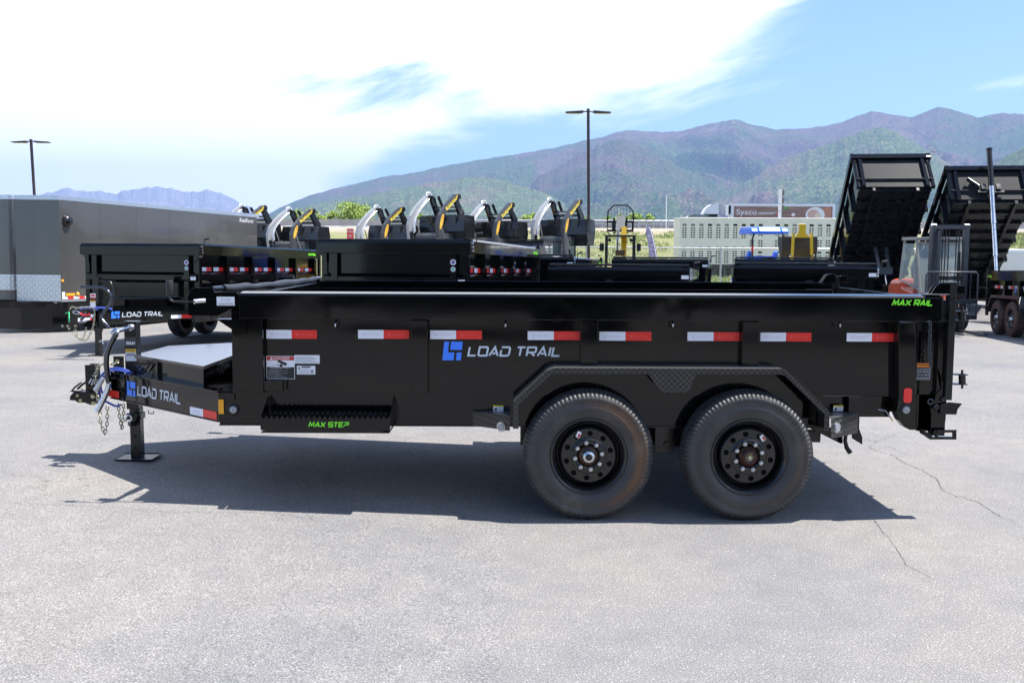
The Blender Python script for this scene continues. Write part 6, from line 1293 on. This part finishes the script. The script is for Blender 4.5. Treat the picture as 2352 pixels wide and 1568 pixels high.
# ================================================================ SIGNS, LAMP POSTS, MAST, FLAG
SG = empty('road_sign', (at(804.6, 537, 100).x, 100, hz(-16, 100)), R(4), 'red and white road sign reading WRONG WAY on the bank beside a raised loader', 'sign'); zc = at(804.6, 537, 100).z-hz(-16, 100)
SGR = mat('sign_red', (.72, .03, .05), .4)
m = MB(); m.bx(-.35, .35, -.01, .0, zc-.53, zc+.53, 0); m.bx(-.33, .33, -.014, -.0105, zc-.51, zc+.51, 1); m.text('WRONG', (-.30, -.018, zc+.10), (1, 0, 0), (0, 0, 1), .28, .60, 0); m.text('WAY', (-.19, -.018, zc-.36), (1, 0, 0), (0, 0, 1), .28, .38, 0); m.build('sign_panel', [WHITE, SGR], SG)
m = MB(); m.bx(-.03, .03, .001, .05, -.2, zc+.4); m.build('sign_post', STEEL, SG)
def lamp(name, label, pt, Y, arm, zb, lean):
    top = at(*pt, Y); r_ = empty(name, (top.x+lean*.0, Y, zb), 0, label, 'lamp post'); h = top.z-zb; BRN = mat('brown_powder_coat', (.055, .030, .026), .45, var=.1)
    m = MB(); m.prism([(lean-.055, -.055, 0), (lean+.055, -.055, 0), (lean+.055, .055, 0), (lean-.055, .055, 0)], (-lean, 0, h)); bl(m, 'pole', BRN, r_, bevel=.006)
    for s in (-1, 1):
        m = MB(); m.cyl((s*.05, 0, h-.10), (s*.22, 0, h-.13), .028, 8); m.prism([(s*.20, -.17, h-.16), (s*.20, -.17, h-.08), (s*.45, -.17, h-.10), (s*arm, -.17, h-.13), (s*arm, -.17, h-.17), (s*.4, -.17, h-.19)], (0, .34, 0)); hd = bl(m, 'lamp_head', BRN, r_, bevel=.015)
        m = MB(); m.bx(min(s*.32, s*(arm-.06)), max(s*.32, s*(arm-.06)), -.12, .12, h-.196, h-.192); bl(m, 'lens', LENS, hd)
    m = MB(); m.box((lean, 0, -.05), (.5, .5, .5), 0); m.box((lean, 0, .23), (.30, .30, .06), 1); bl(m, 'base', [CONC, BRN], r_)
lamp('lamp_post', 'tall brown lamp post with two flat heads standing right of the raised loaders', (1351, 250), 40, .90, .55, .10)
lamp('lamp_post', 'brown lamp post with two flat heads rising behind the grey cargo trailer', (71, 320), 51, .95, -.2, .16)
m = MB(); p = at(1531, 450, 128); m.cyl((p.x, 128, 4.0), (p.x, 128, p.z), .06, 8); tag(m.build('mast', mat('mast_white', (.75, .76, .78), .4)), 'thin white mast standing at the left end of the pale concrete barrier', 'mast')
SS = empty('highway_sign', (at(1793, 470, 128).x, 128, 4.2), R(0), 'narrow stack of white highway sign panels seen in front of the semi truck', 'sign'); zt = at(1793, 434, 128).z-4.2
m = MB(); m.cyl((0, .06, 0), (0, .06, zt), .05, 8); bl(m, 'sign_post', STEEL, SS)
for k in range(4): m = MB(); z = zt-.95*k; m.prism([(-.32, -.05, z-.9), (.14, .0, z-.9), (.14, .0, z), (-.32, -.05, z)], (0, .02, 0), 0); m.bx(.16, .44, .02, .05, z-.85, z-.15, 1); bl(m, 'sign_panel', [WHITE, mat('sign_back', (.16, .14, .12), .7)], SS)
FL = empty('feather_flag', (at(1510, 592, 43).x, 43, -.1), 0, 'tall narrow feather flag with purple pattern leaning beside the fence', 'flag')
m = MB(); tp = [at(a, b, 43)-FL.location for a, b in ((1513, 640), (1507, 590), (1502, 560), (1496, 535), (1490, 521))]; m.tube(tp, .02, 6); m.build('pole', WHITE, FL)
m = MB(); P = [at(a, b, 43)-FL.location for a, b in ((1492, 592), (1490, 570), (1486, 548), (1483, 530), (1485, 521), (1489, 518), (1493, 521), (1499, 538), (1505, 562), (1510, 592))]
m.prism(P[::-1], (0, .01, 0)); m.build('banner', mat('flag_cloth', (.62, .60, .70), .8, col2=(.22, .13, .28), vs=7), FL)
# ================================================================ COMPACT WHEEL LOADER with load guard
KW = empty('compact_wheel_loader', (at(1424, 600, 34).x, 34, gz(0, 34)), R(84), 'small yellow wheel loader with open canopy, black seat and raised octagonal fork guard', 'loader')
m = MB()
for x, s in ((-.35, .48), (-.35, -.48), (.85, .46), (.85, -.46)): m.bx(x-.035, x+.035, s-.035, s+.035, .8, 2.08)
m.bx(-.40, .9, -.52, .52, 2.081, 2.14); m.bx(-.38, -.32, -.44, .44, 1.5, 1.54) if 0 else None; m.build('canopy', BLACK2, KW, bevel=.01)
for s in (-1, 1):
    m = MB(); m.cyl((-.42, s*.36, 1.97), (-.50, s*.36, 1.97), .06, 12); m.bx(-.45, -.38, s*.62-.07, s*.62+.07, 1.60, 1.86); m.cyl((-.40, s*.5, 1.75), (-.41, s*.75, 1.78), .015, 6); m.build('mirror_and_lamp', BLACK2, KW)
m = MB(); m.bx(-.30, .15, -.25, .25, .95, 1.05); m.prism([(-.32, -.22, 1.0), (-.46, -.22, 1.42), (-.38, -.22, 1.42), (-.22, -.22, 1.05)], (0, .44, 0)); m.prism([(-.46, -.16, 1.44), (-.50, -.16, 1.64), (-.43, -.16, 1.64), (-.38, -.16, 1.44)], (0, .32, 0)); m.build('seat', RUBBER, KW, bevel=.03)
m = MB(); m.prism([(-1.3, -.45, .5), (-1.3, -.45, 1.0), (-.4, -.45, 1.1), (-.4, -.45, .5)], (0, .9, 0)); m.bx(-.4, 1.2, -.3, .3, .45, .75); m.build('body', YEL, KW, bevel=.04)
m = MB(); m.prism([(.5, -.22, .95), (.7, -.22, 1.0), (1.1, -.22, 2.45), (.9, -.22, 2.45)], (0, .18, 0)); m.prism([(.95, -.16, 2.3), (1.15, -.16, 2.35), (1.6, -.16, 2.75), (1.5, -.16, 2.85)], (0, .30, 0), 1); m.cyl((.8, .1, 1.5), (1.3, .08, 2.5), .04, 8, 2); m.build('boom', [YEL, mat('boom_grey', (.09, .095, .10), .5), CHROME], KW)
m = MB(); O = [(-.46, 2.30), (-.46, 2.72), (-.44, 3.02), (-.24, 3.22), (.24, 3.22), (.44, 3.02), (.46, 2.72), (.46, 2.30)]
m.tube([(1.65, y, z) for y, z in O], .028, 6, sm=False, closed=True)
m.bx(1.60, 1.70, -.46, .46, 2.60, 2.68); m.bx(1.60, 1.70, -.46, .46, 2.28, 2.36); m.bx(1.62, 1.68, -.46, -.40, 2.36, 2.6); m.bx(1.60, 1.68, -.25, -.16, 2.36, 2.6); m.bx(1.60, 1.68, .16, .30, 2.36, 2.6)
for y in (-.33, -.22, -.11, 0, .11, .22, .33): m.cyl((1.65, y, 2.68), (1.65, y, 3.2 if abs(y) < .25 else 3.1), .006, 4)
for y in (-.22, .22): m.bx(1.58, 1.72, y-.04, y+.04, 2.66, 2.76); m.bx(1.7, 2.6, y-.05, y+.05, 2.22, 2.26)
m.build('fork_guard', BLACK2, KW)
for s in (-1, 1):
    for x in (-.85, .75): wheel(KW, (x, s*.55, .38), 'plain', TY_B, 0, flip=s > 0, full=False, R0=.38, cols=[YEL, DARK])
# ================================================================ BLUE TRACTOR
TB2 = mat('tractor_blue', (.02, .16, .85), .4, coat=.05)
BT = empty('compact_tractor', (at(1752, 600, 36.5).x, 36.5, gz(0, 36.5)), R(95), 'compact tractor with a bright blue canopy roof in front of the beige livestock trailer', 'tractor')
m = MB(); pr = [(-.70, 2.22), (-.72, 2.30), (-.55, 2.48), (.55, 2.50), (.72, 2.32), (.70, 2.22)]
for (ya, yb, dz) in ((-.70, -.42, -.03), (-.42, .42, 0), (.42, .70, -.03)): m.prism([(a, ya, b+(dz if b > 2.4 else 0)) for a, b in pr], (0, yb-ya, 0))
m.build('canopy_roof', TB2, BT, bevel=.05)
m = MB()
for s in (-1, 1): m.tube([(-.55, s*.58, .9), (-.55, s*.60, 2.05), (-.50, s*.52, 2.22)], .035, 8); m.bx(-.60, -.57, s*.60-.03, s*.60+.03, 1.55, 1.8, 1)
m.build('roll_bar', [BLACK2, RED], BT)
m = MB(); m.bx(-.5, 1.6, -.32, .32, .6, 1.15); m.build('hood', TB2, BT, bevel=.06)
for s in (-1, 1):
    m = MB(); m.prism([(.1, s*.50-.05, .8), (.1, s*.50-.05, 1.30), (-.05, s*.50-.05, 1.55), (.12, s*.50-.05, 1.60), (.4, s*.50-.05, 1.35), (2.0, s*.50-.05, .5), (1.9, s*.50-.05, .35)], (0, .10, 0)); m.build('loader_arm', TB2, BT)
m = MB(); m.bx(.15, .25, -.45, .45, 1.26, 1.42); m.build('loader_crossbar', TB2, BT)
m = MB(); m.bx(-.5, -.1, -.22, .22, .95, 1.02); m.prism([(-.5, -.2, 1.0), (-.58, -.2, 1.36), (-.52, -.2, 1.36), (-.4, -.2, 1.02)], (0, .4, 0)); m.build('seat', RUBBER, BT)
for s in (-1, 1):
    wheel(BT, (-.35, s*.55, .55), 'plain', TY_B, 0, flip=s > 0, full=False, R0=.55); wheel(BT, (1.3, s*.5, .33), 'plain', TY_B, 0, flip=s > 0, full=False, R0=.33)
# ================================================================ YELLOW LOADER (facing the camera)
YL = empty('compact_track_loader', (at(1842, 600, 34.5).x, 34.5, gz(0, 34.5)), R(90), 'yellow compact loader with two upright arms, right of the blue tractor', 'loader')
YB = mat('bright_yellow_paint', (.88, .62, .04), .3, coat=.5)
for s in (-1, 1):
    m = MB(); m.prism([(-.05, s*.37-.04, .7), (.08, s*.37-.04, .7), (.12, s*.31-.04, 2.20), (.0, s*.31-.04, 2.24)], (0, .075, 0)); m.cyl((.02, s*.37-.06, 1.45), (.02, s*.37+.08, 1.45), .05, 10, 1); m.build('lift_arm', [YB, CHROME], YL)
m = MB(); m.prism([(.1, -.12, 2.2), (.05, -.12, 2.54), (.18, -.12, 2.56), (.3, -.12, 2.2)], (0, .24, 0)); m.prism([(.1, -.26, 2.08), (.1, -.14, 2.24), (.1, .14, 2.24), (.1, .26, 2.08)], (.15, 0, 0)); m.bx(.095, .099, -.06, .06, 2.38, 2.44, 1); m.build('quick_hitch', [YB, WHITE], YL)
m = MB(); m.prism([(.35, -.62, 2.12), (.32, -.62, 1.7), (.45, -.62, 1.28), (.52, -.62, 1.28), (.9, -.62, 1.95), (.9, -.62, 2.12)], (0, 1.24, 0)); m.bx(.40, .47, -.63, .63, 1.24, 1.38); m.build('bucket', mat('worn_bucket_steel', (.045, .04, .036), .7, var=.3, vs=3), YL)
m = MB(); m.bx(-.6, .7, -.42, .42, .3, .95); m.build('body', YB, YL, bevel=.05)
m = MB(); m.bx(-.62, .72, -.5, -.43, .4, 1.06); m.bx(-.62, -.61, -.3, .3, .8, 1.06); m.build('engine_guard', BLACK2, YL)
for s in (-1, 1):
    m = MB(); m.prism([(-.8, s*.62-.14, .3), (-.6, s*.62-.14, .04), (.7, s*.62-.14, .04), (.9, s*.62-.14, .3), (.7, s*.62-.14, .5), (-.6, s*.62-.14, .5)], (0, .28, 0)); m.build('track', RUBBER, YL, bevel=.03)
# white van at the far right, orange cones of the second row are hidden
VN = empty('parked_van', (at(2330, 620, 44).x, 42.5, 0), R(100), 'white van parked near the fence at the right edge', 'van')
m = MB(); m.prism([(-2.6, -1, .4), (-2.6, -1, 1.15), (-1.9, -1, 1.25), (-1.3, -1, 1.72), (2.2, -1, 1.76), (2.3, -1, .4)], (0, 1.9, 0)); m.build('body', WP, VN, bevel=.08)
m = MB(); m.prism([(-1.7, -1.01, 1.2), (-1.25, -1.01, 1.6), (.2, -1.01, 1.6), (.2, -1.01, 1.2)], (0, .006, 0)); m.build('window', GLASS, VN)
for x in (-1.8, 1.5): wheel(VN, (x, -1.0, .36), 'plain', TY_B, 0, full=False, R0=.36); wheel(VN, (x, .9, .36), 'plain', TY_B, 0, flip=True, full=False, R0=.36)
# ================================================================ trailers and building added unseen behind the camera for the glossy paint to reflect
tb_ = kids()
for i, (x, y) in enumerate(((-9.5, -6.3), (-2.4, -6.7), (4.6, -6.4), (11.5, -6.9))):
    o = copy_tree(T3R, None, tb_); o.location = (x, y, 0); o.rotation_euler = (0, 0, R(0)); tag(o, ('leftmost', 'second', 'third', 'rightmost')[i]+' high sided dump trailer in the unseen row added behind the camera for reflections', 'trailer', 'black dump trailers behind the photographer')
BD = empty('reflection_building', (0, -34, 0), 0, 'long low grey building added unseen behind the camera for reflections', 'building')  # added out of view to give the glossy paint a reflection
m = MB(); m.bx(-34, 30, -12, 0, 0, 6.2); bl(m, 'wall', mat('stucco_grey', (.20, .19, .18), .85, var=.1, vs=1), BD)
m = MB(); m.bx(-34.4, 30.4, -12.4, .4, 6.2, 6.8); bl(m, 'roof', mat('roof_fascia', (.05, .05, .055), .5), BD)
for i in range(10): m = MB(); x = -31+i*6; m.bx(x, x+3.4, .002, .05, .9, 3.6); bl(m, 'window', GLASS, BD)
# ================================================================ AIR
def haze():
    m = bpy.data.materials.new('haze_air'); m.use_nodes = True; t = m.node_tree; t.nodes.clear()
    o = t.nodes.new('ShaderNodeOutputMaterial'); v = t.nodes.new('ShaderNodeVolumePrincipled'); v.inputs['Color'].default_value = (.34, .54, 1.0, 1); v.inputs['Density'].default_value = .80e-4; v.inputs['Anisotropy'].default_value = .1
    t.links.new(v.outputs[0], o.inputs['Volume'])
    b = MB(); b.bx(-14000, 14000, -3000, 17500, -62, 1400); h = b.build('haze', m); h['kind'] = 'stuff'; return h
haze()
